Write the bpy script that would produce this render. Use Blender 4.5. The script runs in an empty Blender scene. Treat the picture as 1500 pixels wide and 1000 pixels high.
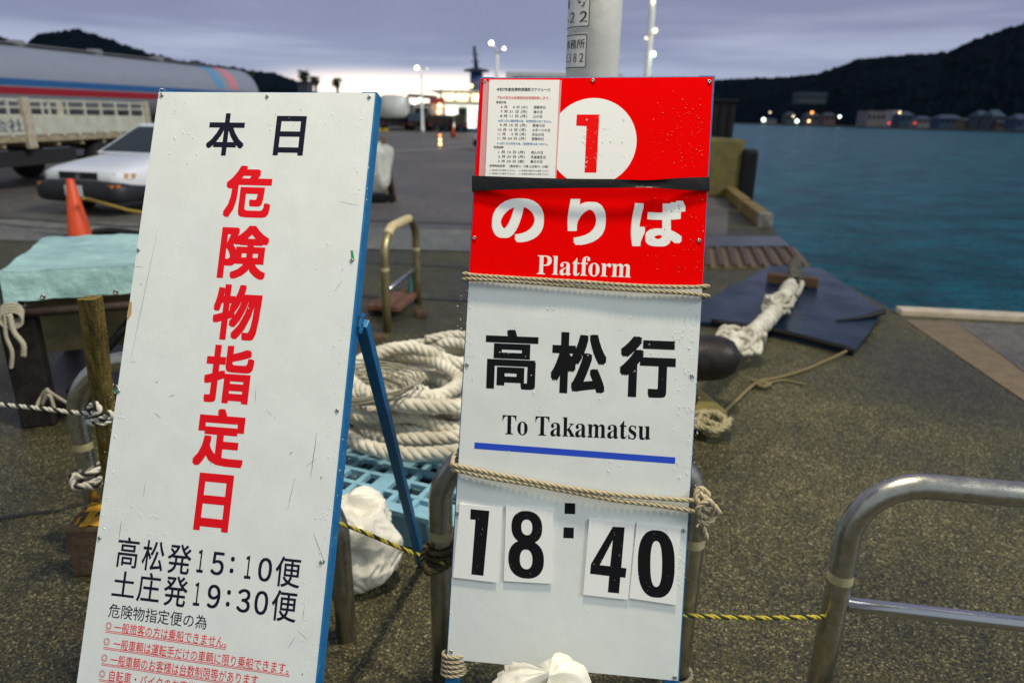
import bpy, bmesh, math, random
from mathutils import Vector, Matrix, Euler, noise as mn

S = bpy.context.scene
C = S.collection
rnd = random.Random(7)
R = math.radians

# ------------------------------------------------------------------ camera
# columns: image right, image down, view direction, in world axes (X right, Y away, Z up)
ROT = Matrix(((0.9998, 0.0188, 0.0), (0.0059, -0.3133, 0.9496), (0.0179, -0.9495, -0.3134)))
EYE = Vector((0, 0, 1.5))
cd = bpy.data.cameras.new('camera')
cam = bpy.data.objects.new('camera', cd)
C.objects.link(cam)
cd.sensor_width = 36.0
cd.lens = 24.0
cd.clip_start = 0.05
cd.clip_end = 6000
cd.dof.use_dof = True
cd.dof.focus_distance = 1.42
cd.dof.aperture_fstop = 2.9
rx, ry, rz = ROT.col[0].copy(), -ROT.col[1], -ROT.col[2]
m3 = Matrix((rx, ry, rz)).transposed()
cam.matrix_world = Matrix.Translation(EYE) @ m3.to_4x4()
S.camera = cam

# ------------------------------------------------------------------ sky, harbour fill, exposure
S.view_settings.view_transform = 'Standard'
S.view_settings.look = 'None'
S.view_settings.exposure = 0.0
S.view_settings.gamma = 1.0
S.render.engine = 'CYCLES'
try:
    S.cycles.use_denoising = True
    S.cycles.max_bounces = 6
    S.cycles.sample_clamp_indirect = 4.0
except Exception:
    pass

W = bpy.data.worlds.new("World")
S.world = W
W.use_nodes = True
nt = W.node_tree
nt.nodes.clear()


def nd(t, **kw):
    n = nt.nodes.new(t)
    for k, v in kw.items():
        setattr(n, k, v)
    return n


def ln(a, b):
    nt.links.new(a, b)


def wmath(op, a, b=None, clamp=False):
    n = nd('ShaderNodeMath', operation=op, use_clamp=clamp)
    for i, v in enumerate((a, b)):
        if v is None:
            continue
        if isinstance(v, (int, float)):
            n.inputs[i].default_value = v
        else:
            ln(v, n.inputs[i])
    return n.outputs[0]


def wrange(v, a, b, c=0.0, d=1.0, smooth=True):
    n = nd('ShaderNodeMapRange')
    if smooth:
        n.interpolation_type = 'SMOOTHSTEP'
    ln(v, n.inputs[0])
    for i, q in zip((1, 2, 3, 4), (a, b, c, d)):
        n.inputs[i].default_value = q
    return n.outputs[0]


def wmix(f, a, b, kind='MIX'):
    n = nd('ShaderNodeMixRGB', blend_type=kind)
    for i, v in enumerate((f, a, b)):
        if isinstance(v, (int, float)):
            n.inputs[i].default_value = v
        elif isinstance(v, tuple):
            n.inputs[i].default_value = (*v, 1)
        else:
            ln(v, n.inputs[i])
    return n.outputs[0]


tc = nd('ShaderNodeTexCoord')
sep = nd('ShaderNodeSeparateXYZ')
ln(tc.outputs['Generated'], sep.inputs[0])
zz = sep.outputs[2]
ramp = nd('ShaderNodeValToRGB')
ln(wrange(zz, -0.05, 0.45, smooth=False), ramp.inputs[0])
cr = ramp.color_ramp
stops = [(0.0, (.29, .34, .46)), (0.10, (.35, .405, .55)), (0.20, (.32, .37, .53)), (0.30, (.27, .305, .455)), (0.42, (.25, .27, .41)), (1.0, (.26, .28, .38))]
cr.elements[0].position, cr.elements[0].color = stops[0][0], (*stops[0][1], 1)
cr.elements[1].position, cr.elements[1].color = stops[-1][0], (*stops[-1][1], 1)
for p, c_ in stops[1:-1]:
    e = cr.elements.new(p)
    e.color = (*c_, 1)
mp = nd('ShaderNodeMapping')
mp.inputs['Scale'].default_value = (1.6, 1.6, 20)
ln(tc.outputs['Generated'], mp.inputs[0])
n1 = nd('ShaderNodeTexNoise')
n1.inputs['Scale'].default_value = 1.5
n1.inputs['Detail'].default_value = 4
n1.inputs['Roughness'].default_value = .5
ln(mp.outputs[0], n1.inputs['Vector'])
bands = wmath('MULTIPLY', wrange(n1.outputs[0], .42, .68), wrange(zz, .0, .04))
bands = wmath('MULTIPLY', bands, wrange(zz, .16, .10))
sky1 = wmix(wmath('MULTIPLY', bands, .62), ramp.outputs[0], (.51, .565, .73))
n2 = nd('ShaderNodeTexNoise')
mp2 = nd('ShaderNodeMapping')
mp2.inputs['Scale'].default_value = (1.2, 1.2, 5)
ln(tc.outputs['Generated'], mp2.inputs[0])
n2.inputs['Scale'].default_value = 2.2
n2.inputs['Detail'].default_value = 6
ln(mp2.outputs[0], n2.inputs['Vector'])
sky2 = wmix(1.0, sky1, wmix(wrange(n2.outputs[0], .3, .7), (.90, .90, .93), (1.08, 1.07, 1.06)), 'MULTIPLY')
# afterglow low over the harbour mouth
gd = Vector((math.sin(R(-6)), math.cos(R(-6)), 0))
vd = nd('ShaderNodeVectorMath', operation='DOT_PRODUCT')
ln(tc.outputs['Generated'], vd.inputs[0])
vd.inputs[1].default_value = gd
gl = wmath('MULTIPLY', wrange(vd.outputs['Value'], math.cos(R(15)), math.cos(R(4.0))), wrange(zz, .064, .034))
sky3 = wmix(gl, sky2, (1.9, 1.6, 1.36))
# added fill: the unseen sky behind the viewer is brightened to light the signs
sky4 = wmix(wrange(sep.outputs[1], .30, -.4), sky3, (.40, .45, .48))
ns = nd('ShaderNodeTexSky', sky_type='NISHITA')
ns.sun_disc = False
ns.sun_elevation = R(38)
ns.sun_rotation = R(113)
bg1 = nd('ShaderNodeBackground')
ln(sky4, bg1.inputs[0])
bg1.inputs[1].default_value = 0.95
bg2 = nd('ShaderNodeBackground')
ln(ns.outputs[0], bg2.inputs[0])
bg2.inputs[1].default_value = 0.004
ad = nd('ShaderNodeAddShader')
ln(bg1.outputs[0], ad.inputs[0])
ln(bg2.outputs[0], ad.inputs[1])
wo = nd('ShaderNodeOutputWorld')
ln(ad.outputs[0], wo.inputs[0])

sd = bpy.data.lights.new('harbour_fill', 'SUN')  # added soft fill from the right, standing in for the harbour's own lights
sd.energy = 1.6
sd.angle = R(15)
sd.color = (1.0, 1.0, .95)
harbour_fill = bpy.data.objects.new('harbour_fill', sd)
C.objects.link(harbour_fill)
harbour_fill.rotation_euler = Vector((-.72, .30, -.62)).to_track_quat('-Z', 'Y').to_euler()
LAMP_POWER = 210.0


# ------------------------------------------------------------------ pixel-to-place surveying helpers (photo is 1500 x 1000)
def ray(x, y):
    return ROT @ Vector(((x - 750) / 1000, (y - 500) / 1000, 1.0))


def G(x, y, z=0.0):
    r = ray(x, y)
    return EYE + r * ((z - EYE.z) / r.z)


def D(x, y, d):
    r = ray(x, y)
    return EYE + r * (d / r.y)


class Plane:
    def __init__(s, p, n, quad):
        s.p, s.n = Vector(p), Vector(n).normalized()
        s.quad = [s.pt(*q) for q in quad]
        s.py0 = (quad[0][1] + quad[1][1]) / 2
        s.py1 = (quad[2][1] + quad[3][1]) / 2

    def pt(s, x, y, lift=0.0):
        r = ray(x, y)
        return EYE + r * ((s.p - EYE).dot(s.n) / r.dot(s.n)) + s.n * lift

    def axes(s, y):
        t = (y - s.py0) / (s.py1 - s.py0)
        a = (s.quad[1] - s.quad[0]).lerp(s.quad[2] - s.quad[3], t).normalized()
        b = s.n.cross(a).normalized()
        return a, b

    def mpp(s, x, y):
        return (s.pt(x + 2, y) - s.pt(x - 2, y)).length / 4


# ------------------------------------------------------------------ materials
MATS = {}


def lin(c):
    return tuple(((v / 255) / 12.92 if v / 255 <= .04045 else ((v / 255 + .055) / 1.055) ** 2.4) for v in c)


def M(name, col, rough=.6, metal=0.0, var=None, bump=None, coat=0.0, emit=None, trans=0.0, alpha=1.0, rvar=None, spec=.5, streak=None):
    """principled material; var=(scale, colour2, amount), bump=(scale, strength), rvar=(scale, r2)"""
    if name in MATS:
        return MATS[name]
    m = bpy.data.materials.new(name)
    MATS[name] = m
    m.use_nodes = True
    t = m.node_tree
    b = t.nodes['Principled BSDF']
    b.inputs['Base Color'].default_value = (*col, 1)
    b.inputs['Roughness'].default_value = rough
    b.inputs['Metallic'].default_value = metal
    b.inputs['Coat Weight'].default_value = coat
    b.inputs['Specular IOR Level'].default_value = spec
    if trans:
        b.inputs['Transmission Weight'].default_value = trans
    if alpha < 1:
        b.inputs['Alpha'].default_value = alpha
    co = t.nodes.new('ShaderNodeTexCoord')
    if var:
        sc, c2, am = var
        n = t.nodes.new('ShaderNodeTexNoise')
        n.inputs['Scale'].default_value = sc
        n.inputs['Detail'].default_value = 7
        n.inputs['Roughness'].default_value = .65
        if streak:
            mpn = t.nodes.new('ShaderNodeMapping')
            mpn.inputs['Scale'].default_value = streak
            t.links.new(co.outputs['Object'], mpn.inputs[0])
            t.links.new(mpn.outputs[0], n.inputs['Vector'])
        else:
            t.links.new(co.outputs['Object'], n.inputs['Vector'])
        r = t.nodes.new('ShaderNodeMapRange')
        r.inputs[1].default_value = .38
        r.inputs[2].default_value = .68
        r.inputs[4].default_value = am
        t.links.new(n.outputs[0], r.inputs[0])
        x = t.nodes.new('ShaderNodeMixRGB')
        x.inputs[1].default_value = (*col, 1)
        x.inputs[2].default_value = (*c2, 1)
        t.links.new(r.outputs[0], x.inputs[0])
        t.links.new(x.outputs[0], b.inputs['Base Color'])
    if rvar:
        n = t.nodes.new('ShaderNodeTexNoise')
        n.inputs['Scale'].default_value = rvar[0]
        n.inputs['Detail'].default_value = 4
        t.links.new(co.outputs['Object'], n.inputs['Vector'])
        r = t.nodes.new('ShaderNodeMapRange')
        r.inputs[1].default_value = .35
        r.inputs[2].default_value = .65
        r.inputs[3].default_value = rough
        r.inputs[4].default_value = rvar[1]
        t.links.new(n.outputs[0], r.inputs[0])
        t.links.new(r.outputs[0], b.inputs['Roughness'])
    if bump:
        n = t.nodes.new('ShaderNodeTexNoise')
        n.inputs['Scale'].default_value = bump[0]
        n.inputs['Detail'].default_value = 5
        t.links.new(co.outputs['Object'], n.inputs['Vector'])
        u = t.nodes.new('ShaderNodeBump')
        u.inputs['Strength'].default_value = bump[1]
        u.inputs['Distance'].default_value = .5 / bump[0]
        t.links.new(n.outputs[0], u.inputs['Height'])
        t.links.new(u.outputs[0], b.inputs['Normal'])
    if emit:
        b.inputs['Emission Color'].default_value = (*emit[0], 1)
        b.inputs['Emission Strength'].default_value = emit[1]
        try:
            m.cycles.emission_sampling = 'NONE'
        except Exception:
            pass
    return m


def m_board(name, col, c2):
    """sheet faced board: fine canvas weave, faint dirt"""
    m = M(name, col, .5, var=(14, c2, .55), spec=.22)
    t = m.node_tree
    b = t.nodes['Principled BSDF']
    co = t.nodes.new('ShaderNodeTexCoord')
    w1 = t.nodes.new('ShaderNodeTexNoise')
    w1.inputs['Scale'].default_value = 260
    mpn = t.nodes.new('ShaderNodeMapping')
    mpn.inputs['Scale'].default_value = (1, 1, .12)
    w2 = t.nodes.new('ShaderNodeTexNoise')
    w2.inputs['Scale'].default_value = 9
    ad_ = t.nodes.new('ShaderNodeMath')
    ad_.operation = 'MULTIPLY_ADD'
    ad_.inputs[1].default_value = 6.0
    t.links.new(co.outputs['Object'], mpn.inputs[0])
    t.links.new(mpn.outputs[0], w1.inputs['Vector'])
    t.links.new(co.outputs['Object'], w2.inputs['Vector'])
    t.links.new(w2.outputs[0], ad_.inputs[0])
    t.links.new(w1.outputs[0], ad_.inputs[2])
    u = t.nodes.new('ShaderNodeBump')
    u.inputs['Strength'].default_value = .25
    u.inputs['Distance'].default_value = .0008
    t.links.new(ad_.outputs[0], u.inputs['Height'])
    t.links.new(u.outputs[0], b.inputs['Normal'])
    return m


def m_ground(name, dark, mid, light, stone, spark, wet, cells=95, patch=1.0):
    """bound aggregate: stones of many tones in a dark binder, damp patches"""
    m = bpy.data.materials.new(name)
    m.use_nodes = True
    t = m.node_tree
    b = t.nodes['Principled BSDF']

    def N(ty, **k):
        n = t.nodes.new(ty)
        for a, v in k.items():
            n.inputs[a].default_value = v
        return n
    co = t.nodes.new('ShaderNodeTexCoord')
    P = co.outputs['Object']
    v = N('ShaderNodeTexVoronoi', Scale=cells)
    v2 = N('ShaderNodeTexVoronoi', Scale=cells * 1.9)
    big = N('ShaderNodeTexNoise', Scale=.9 * patch, Detail=6.0, Roughness=.6)
    midn = N('ShaderNodeTexNoise', Scale=7.0, Detail=8.0, Roughness=.7)
    for n in (v, v2, big, midn):
        t.links.new(P, n.inputs['Vector'])
    sp = t.nodes.new('ShaderNodeSeparateColor')
    t.links.new(v.outputs['Color'], sp.inputs[0])
    r = t.nodes.new('ShaderNodeValToRGB')
    e = r.color_ramp.elements
    r.color_ramp.interpolation = 'LINEAR'
    e[0].position, e[0].color = 0.0, (*dark, 1)
    e[1].position, e[1].color = 1.0, (*spark, 1)
    for p, c_ in ((.42, mid), (.72, light), (.93, stone)):
        k = e.new(p)
        k.color = (*c_, 1)
    t.links.new(sp.outputs[0], r.inputs[0])
    # fine grain
    sp2 = t.nodes.new('ShaderNodeSeparateColor')
    t.links.new(v2.outputs['Color'], sp2.inputs[0])
    gr = t.nodes.new('ShaderNodeMapRange')
    gr.inputs[3].default_value = .55
    gr.inputs[4].default_value = 1.45
    t.links.new(sp2.outputs[1], gr.inputs[0])
    x1 = t.nodes.new('ShaderNodeMixRGB')
    x1.blend_type = 'MULTIPLY'
    x1.inputs[0].default_value = 1
    t.links.new(r.outputs[0], x1.inputs[1])
    t.links.new(gr.outputs[0], x1.inputs[2])
    # patches of wear
    pr = t.nodes.new('ShaderNodeMapRange')
    pr.inputs[1].default_value = .32
    pr.inputs[2].default_value = .68
    pr.inputs[3].default_value = .68
    pr.inputs[4].default_value = 1.22
    t.links.new(midn.outputs[0], pr.inputs[0])
    x2 = t.nodes.new('ShaderNodeMixRGB')
    x2.blend_type = 'MULTIPLY'
    x2.inputs[0].default_value = 1
    t.links.new(x1.outputs[0], x2.inputs[1])
    t.links.new(pr.outputs[0], x2.inputs[2])
    br = t.nodes.new('ShaderNodeMapRange')
    br.inputs[1].default_value = .35
    br.inputs[2].default_value = .65
    br.inputs[3].default_value = .56
    br.inputs[4].default_value = 1.3
    t.links.new(big.outputs[0], br.inputs[0])
    x3 = t.nodes.new('ShaderNodeMixRGB')
    x3.blend_type = 'MULTIPLY'
    x3.inputs[0].default_value = 1
    t.links.new(x2.outputs[0], x3.inputs[1])
    t.links.new(br.outputs[0], x3.inputs[2])
    t.links.new(x3.outputs[0], b.inputs['Base Color'])
    rr = t.nodes.new('ShaderNodeMapRange')
    rr.inputs[1].default_value = .38
    rr.inputs[2].default_value = .62
    rr.inputs[3].default_value = wet
    rr.inputs[4].default_value = .72
    t.links.new(big.outputs[0], rr.inputs[0])
    t.links.new(rr.outputs[0], b.inputs['Roughness'])
    u = t.nodes.new('ShaderNodeBump')
    u.inputs['Strength'].default_value = .55
    u.inputs['Distance'].default_value = .004
    iv = t.nodes.new('ShaderNodeMath')
    iv.operation = 'MULTIPLY_ADD'
    iv.inputs[1].default_value = .6
    t.links.new(midn.outputs[0], iv.inputs[0])
    t.links.new(sp.outputs[1], iv.inputs[2])
    t.links.new(iv.outputs[0], u.inputs['Height'])
    t.links.new(u.outputs[0], b.inputs['Normal'])
    MATS[name] = m
    return m


WHITE = m_board('white_board', (.70, .74, .735), (.63, .66, .655))
RED = m_board('red_board', (.84, .001, .001), (.78, .001, .001))
RED.node_tree.nodes['Principled BSDF'].inputs['Specular IOR Level'].default_value = .01
BLUE = M('blue_painted_wood', (.006, .11, .30), .45, var=(22, (.02, .17, .36), .6), bump=(60, .15), spec=.3)
INK = M('navy_ink', (.008, .010, .024), .6, spec=.12)
INKB = M('black_ink', (.006, .0065, .008), .6, spec=.12)
REDINK = M('red_ink', (.72, .006, .014), .6, spec=.12)
WHITEINK = M('white_ink', (.82, .83, .82), .45)
BLUEINK = M('blue_ink', (.01, .06, .55), .45)
STEEL = M('screw_steel', (.42, .42, .42), .32, 1.0, var=(400, (.18, .16, .14), .7))
PIPE = M('dull_stainless', (.50, .49, .45), .24, 1.0, var=(30, (.33, .31, .26), .7), rvar=(40, .36), bump=(330, .30))
BARMET = M('bright_stainless', (.55, .55, .60), .25, 1.0, bump=(500, .15))
TAPE = M('reflective_tape', (.50, .44, .24), .45, var=(60, (.30, .27, .17), .8))
ROPE = M('hemp_rope', (.42, .36, .24), .85, var=(120, (.28, .22, .13), .6), bump=(900, .6))
HAWSER = M('hawser_fibre', (.66, .64, .55), .9, var=(9, (.30, .26, .19), .75), bump=(500, .8), spec=.1)
BLACKRUB = M('black_rubber', (.008, .008, .009), .5, bump=(50, .2), spec=.25)
DARK = M('black_iron', (.008, .008, .009), .42, spec=.3, var=(18, (.035, .025, .02), .7), bump=(60, .25))
RUST = M('rust', (.13, .085, .045), .85, var=(25, (.06, .03, .02), .8), bump=(80, .6))
YEL = M('yellow_paint', (.62, .40, .03), .6, var=(40, (.25, .18, .05), .7), bump=(120, .4))
WOOD = M('mossy_wood', (.20, .15, .045), .85, var=(60, (.035, .028, .012), 1.0), bump=(90, .8), streak=(1, 1, .06), spec=.1)
PLANK = M('brown_timber', (.11, .06, .03), .8, var=(25, (.05, .03, .02), .8), bump=(70, .5))
BAG = M('white_plastic_bag', (.70, .69, .62), .34, var=(9, (.55, .53, .47), .6), bump=(14, .25))
BAG.node_tree.nodes['Principled BSDF'].inputs['Subsurface Weight'].default_value = .25
BAG.node_tree.nodes['Principled BSDF'].inputs['Subsurface Radius'].default_value = (.02, .02, .02)
MINT = M('mint_tarpaulin', (.34, .54, .54), .5, var=(3.5, (.21, .37, .38), .9), bump=(9, .5))
BEIGE = M('weathered_canvas', (.24, .20, .10), .85, var=(6, (.10, .085, .05), .9), bump=(40, .4))
CONE = M('cone_orange', (.85, .09, .015), .45, var=(20, (.7, .08, .02), .4))
CARWHITE = M('car_white', (.90, .90, .92), .22, coat=.6)
BUMPER = M('bumper_black', (.014, .015, .018), .5)
GLASS = M('car_glass', (.010, .022, .020), .08, spec=.4)
TYRE = M('tyre', (.012, .012, .012), .8)
CHROME = M('lamp_lens', (.78, .78, .70), .12, .2, bump=(60, .4))
AMBER = M('amber_lens', (.85, .22, .01), .3)
TRUCKW = M('truck_cream', (.62, .63, .52), .5, var=(4, (.40, .34, .22), .55), bump=(20, .1))
TANKS = M('tank_silver', (.36, .38, .44), .36, .35, var=(2.5, (.31, .33, .38), .6))
STRR = M('stripe_red', (.38, .02, .035), .4)
STRB = M('stripe_blue', (.02, .11, .30), .4)
STRP = M('stripe_pink', (.62, .22, .25), .4)
STRL = M('stripe_light_blue', (.12, .30, .50), .4)
DUSTY = M('dusty_chassis', (.018, .018, .018), .8)
PALLET = M('pallet_blue', (.22, .42, .54), .5, var=(14, (.13, .27, .36), .6), bump=(60, .2))
POLEW = M('pole_white', (.90, .89, .83), .4, var=(9, (.60, .60, .55), .5), bump=(10, .05))
CONC = M('stained_concrete', (.19, .155, .04), .85, var=(5, (.09, .075, .03), .8), bump=(60, .5))
PALECONC = M('pale_concrete', (.36, .30, .22), .85, var=(10, (.22, .18, .13), .8), bump=(60, .4))
SHINY = M('wet_steel_plate', (.005, .019, .040), .18, .0, var=(6, (.010, .022, .040), .5), rvar=(3, .36), bump=(16, .12), spec=.22)
YBROPE = M('yellow_strand', (.42, .36, .03), .7, bump=(800, .5))
BKROPE = M('black_strand', (.015, .015, .014), .8, bump=(800, .5))
WHROPE = M('white_strand', (.62, .60, .52), .8, bump=(800, .5))
GREEN = M('green_paint', (.01, .25, .09), .5)
PAPER = M('paper', (.80, .80, .79), .5)
DROP = M('water_drop', (.84, .85, .86), .04, spec=.5, alpha=.42)
DROPR = M('water_drop_on_red', (.85, .10, .10), .04, spec=.9)


def lampmat(name, col, s):
    return M(name, (.2, .2, .2), .4, emit=(col, s))


L_WHITE = lampmat('lamp_white', (1, .97, .86), 9)
L_COOL = lampmat('lamp_cool', (.80, 1, .84), 5)
L_WARM = lampmat('lamp_warm', (1, .66, .28), 4.5)
L_ORANGE = lampmat('lamp_orange', (1, .32, .04), 4)
L_RED = lampmat('lamp_red', (1, .07, .04), 2.2)
L_DIM = lampmat('lamp_dim', (1, .86, .58), 2.2)
L_WIN = lampmat('window_warm', (1, .74, .38), 3.2)
L_WINW = lampmat('window_pale', (1, .95, .82), 1.7)

# ------------------------------------------------------------------ object plumbing
WL = {}


class MB:
    def __init__(s):
        s.v, s.f, s.mi = [], [], []
        s.smooth = []

    def add(s, vs, fs, sm=False, mi=0):
        o = len(s.v)
        s.v += [Vector(p) for p in vs]
        s.f += [tuple(i + o for i in f) for f in fs]
        s.smooth += [sm] * len(fs)
        s.mi += [mi] * len(fs)
        return s

    def box(s, c, size, rot=None, bev=0.0, mi=0):
        bm = bmesh.new()
        bmesh.ops.create_cube(bm, size=1)
        for v in bm.verts:
            v.co = Vector((v.co.x * size[0], v.co.y * size[1], v.co.z * size[2]))
        if bev:
            bmesh.ops.bevel(bm, geom=bm.edges[:], offset=bev, segments=2, affect='EDGES', profile=.6)
        mt = Matrix.Translation(Vector(c))
        if rot is not None:
            mt = mt @ (rot.to_4x4() if isinstance(rot, Matrix) else Euler(rot).to_matrix().to_4x4())
        bm.transform(mt)
        bm.verts.index_update()
        s.add([v.co.copy() for v in bm.verts], [[v.index for v in f.verts] for f in bm.faces], False, mi)
        bm.free()
        return s

    def beam(s, a, b, w, t, nrm, bev=0.0, mi=0):
        """bar from a to b; t = size along nrm, w = size across"""
        a, b = Vector(a), Vector(b)
        x = (b - a).normalized()
        n = Vector(nrm)
        n = (n - x * n.dot(x)).normalized()
        y = n.cross(x)
        return s.box((a + b) / 2, ((b - a).length, w, t), Matrix((x, y, n)).transposed(), bev, mi)

    def tube(s, pts, r, seg=12, cap=True, mi=0, closed=False):
        pts = [Vector(p) for p in pts]
        n = len(pts)
        rr = r if isinstance(r, (list, tuple)) else [r] * n
        tang = []
        for i in range(n):
            if closed:
                tang.append((pts[(i + 1) % n] - pts[i - 1]).normalized())
            else:
                tang.append((pts[min(i + 1, n - 1)] - pts[max(i - 1, 0)]).normalized())
        t0 = tang[0]
        up = Vector((0, 0, 1)) if abs(t0.z) < .9 else Vector((1, 0, 0))
        nx = t0.cross(up).normalized()
        vs, fs = [], []
        for i in range(n):
            t_ = tang[i]
            nx = (nx - t_ * nx.dot(t_)).normalized()
            ny = t_.cross(nx)
            for k in range(seg):
                a = 2 * math.pi * k / seg
                vs.append(pts[i] + (nx * math.cos(a) + ny * math.sin(a)) * rr[i])
        for i in range(n - 1 + (1 if closed else 0)):
            j = (i + 1) % n
            for k in range(seg):
                fs.append((i * seg + k, i * seg + (k + 1) % seg, j * seg + (k + 1) % seg, j * seg + k))
        if cap and not closed:
            fs.append(tuple(range(seg - 1, -1, -1)))
            fs.append(tuple((n - 1) * seg + k for k in range(seg)))
        return s.add(vs, fs, True, mi)

    def lathe(s, prof, c=(0, 0, 0), seg=20, rot=None, mi=0):
        vs, fs = [], []
        n = len(prof)
        mt = rot if rot is not None else Matrix.Identity(3)
        for (r, z) in prof:
            for k in range(seg):
                a = 2 * math.pi * k / seg
                vs.append(Vector(c) + mt @ Vector((r * math.cos(a), r * math.sin(a), z)))
        for i in range(n - 1):
            for k in range(seg):
                fs.append((i * seg + k, i * seg + (k + 1) % seg, (i + 1) * seg + (k + 1) % seg, (i + 1) * seg + k))
        fs.append(tuple(range(seg - 1, -1, -1)))
        fs.append(tuple((n - 1) * seg + k for k in range(seg)))
        return s.add(vs, fs, True, mi)

    def ball(s, c, r, seg=10, sq=1.0, mi=0):
        prof = []
        for i in range(7):
            a = -math.pi / 2 + math.pi * i / 6
            prof.append((max(r * math.cos(a), r * .02), r * sq * math.sin(a)))
        return s.lathe(prof, c, seg, None, mi)

    def slab(s, poly, thick, nrm=(0, 0, 1), mi=0):
        """flat polygon with thickness, top at poly, going -nrm"""
        p = [Vector(q) for q in poly]
        n = Vector(nrm).normalized()
        k = len(p)
        q = [a - n * thick for a in p]
        fs = [tuple(range(k)), tuple(range(2 * k - 1, k - 1, -1))]
        for i in range(k):
            j = (i + 1) % k
            fs.append((i, i + k, j + k, j))
        return s.add(p + q, fs, False, mi)


def resample(pts, step):
    pts = [Vector(p) for p in pts]
    P = [pts[0] * 2 - pts[1]] + pts + [pts[-1] * 2 - pts[-2]]
    dense = []
    for i in range(1, len(P) - 2):
        p0, p1, p2, p3 = P[i - 1:i + 3]
        for k in range(16):
            t = k / 16
            dense.append(.5 * ((2 * p1) + (p2 - p0) * t + (2 * p0 - 5 * p1 + 4 * p2 - p3) * t * t + (3 * p1 - p0 - 3 * p2 + p3) * t ** 3))
    dense.append(pts[-1])
    out = [dense[0]]
    acc = 0
    for a, b in zip(dense, dense[1:]):
        L = (b - a).length
        if L < 1e-9:
            continue
        while acc + L >= step:
            f = (step - acc) / L
            a = a.lerp(b, f)
            out.append(a.copy())
            L = (b - a).length
            acc = 0
            if L < 1e-9:
                break
        acc += L
    if (out[-1] - dense[-1]).length > step * .3:
        out.append(dense[-1])
    return out


def rope(mb, pts, r, strands=3, pitch=None, seg=6, mats=None, step=None, fuzz=0.0):
    """laid rope: strands twisted about the path"""
    pitch = pitch or r * 7
    path = resample(pts, step or r * .55)
    n = len(path)
    if n < 3:
        return mb
    t0 = (path[1] - path[0]).normalized()
    up = Vector((0, 0, 1)) if abs(t0.z) < .9 else Vector((1, 0, 0))
    nx = t0.cross(up).normalized()
    fr = []
    dist = 0
    for i in range(n):
        t_ = (path[min(i + 1, n - 1)] - path[max(i - 1, 0)]).normalized()
        nx = (nx - t_ * nx.dot(t_)).normalized()
        fr.append((path[i], nx.copy(), t_.cross(nx), dist))
        if i < n - 1:
            dist += (path[i + 1] - path[i]).length
    for k in range(strands):
        ph = 2 * math.pi * k / strands
        sp = []
        for p, a, b, d in fr:
            w = ph + 2 * math.pi * d / pitch
            j = r * .5 * (1 + fuzz * (rnd.random() - .5))
            sp.append(p + (a * math.cos(w) + b * math.sin(w)) * j)
        mb.tube(sp, r * (.56 if strands == 3 else .5), seg, True, mats[k] if mats else 0)
    return mb


def obj(name, mb, mat, parent=None, origin=None, label=None):
    """link the builder's geometry as ONE mesh object; children are stored relative to their parent"""
    me = bpy.data.meshes.new(name)
    if parent is not None:
        o0 = WL[parent.name]
    elif origin is not None:
        o0 = Vector(origin)
    else:
        xs = [v.x for v in mb.v]
        ys = [v.y for v in mb.v]
        o0 = Vector(((min(xs) + max(xs)) / 2, (min(ys) + max(ys)) / 2, min(v.z for v in mb.v)))
    me.from_pydata([tuple(v - o0) for v in mb.v], [], mb.f)
    me.polygons.foreach_set('use_smooth', mb.smooth)
    mats = mat if isinstance(mat, (list, tuple)) else [mat]
    for m in mats:
        me.materials.append(m)
    if len(mats) > 1:
        me.polygons.foreach_set('material_index', mb.mi)
    me.update()
    bm = bmesh.new()
    bm.from_mesh(me)
    if len(bm.faces) < 60000:
        bmesh.ops.recalc_face_normals(bm, faces=bm.faces[:])
        bm.to_mesh(me)
    bm.free()
    o = bpy.data.objects.new(name, me)
    C.objects.link(o)
    if parent is not None:
        o.parent = parent
        WL[o.name] = o0
    else:
        o.location = o0
        WL[o.name] = o0
    if label:
        o['label'] = label
    return o


def tag(o, label, cat, group=None, kind=None):
    o['label'] = label
    o['category'] = cat
    if group:
        o['group'] = group
    if kind:
        o['kind'] = kind
    return o


def thing(name, label, cat, loc=(0, 0, 0), group=None):
    o = bpy.data.objects.new(name, None)
    C.objects.link(o)
    o.empty_display_size = .1
    o.location = loc
    WL[o.name] = Vector(loc)
    return tag(o, label, cat, group)


def struct(name, mb, mat, origin=(0, 0, 0)):
    o = obj(name, mb, mat, None, origin)
    o['kind'] = 'structure'
    return o


def place(t, loc, rz=0.0):
    t.location = loc
    t.rotation_euler = (0, 0, rz)


def kids(o):
    return [c for c in bpy.data.objects if c.parent == o]


def copy_tree(o, parent=None):
    c = o.copy()
    C.objects.link(c)
    if parent is not None:
        c.parent = parent
    for k in kids(o):
        copy_tree(k, c)
    return c


# ------------------------------------------------------------------ lettering
TC = {}


def text_geo(s, res=3):
    if (s, res) in TC:
        return TC[(s, res)]
    cu = bpy.data.curves.new('lettering', 'FONT')
    cu.body = s
    cu.resolution_u = res
    o = bpy.data.objects.new('lettering_source', cu)
    C.objects.link(o)
    dg = bpy.context.evaluated_depsgraph_get()
    me = bpy.data.meshes.new_from_object(o.evaluated_get(dg))
    vs = [v.co.copy() for v in me.vertices]
    fs = [tuple(p.vertices) for p in me.polygons]
    bpy.data.objects.remove(o)
    bpy.data.curves.remove(cu)
    bpy.data.meshes.remove(me)
    if vs:
        x0, x1 = min(v.x for v in vs), max(v.x for v in vs)
        y0, y1 = min(v.y for v in vs), max(v.y for v in vs)
    else:
        x0 = x1 = y0 = y1 = 0
    TC[(s, res)] = (vs, fs, x0, x1, y0, y1)
    return TC[(s, res)]


ZL = [0.0]


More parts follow.
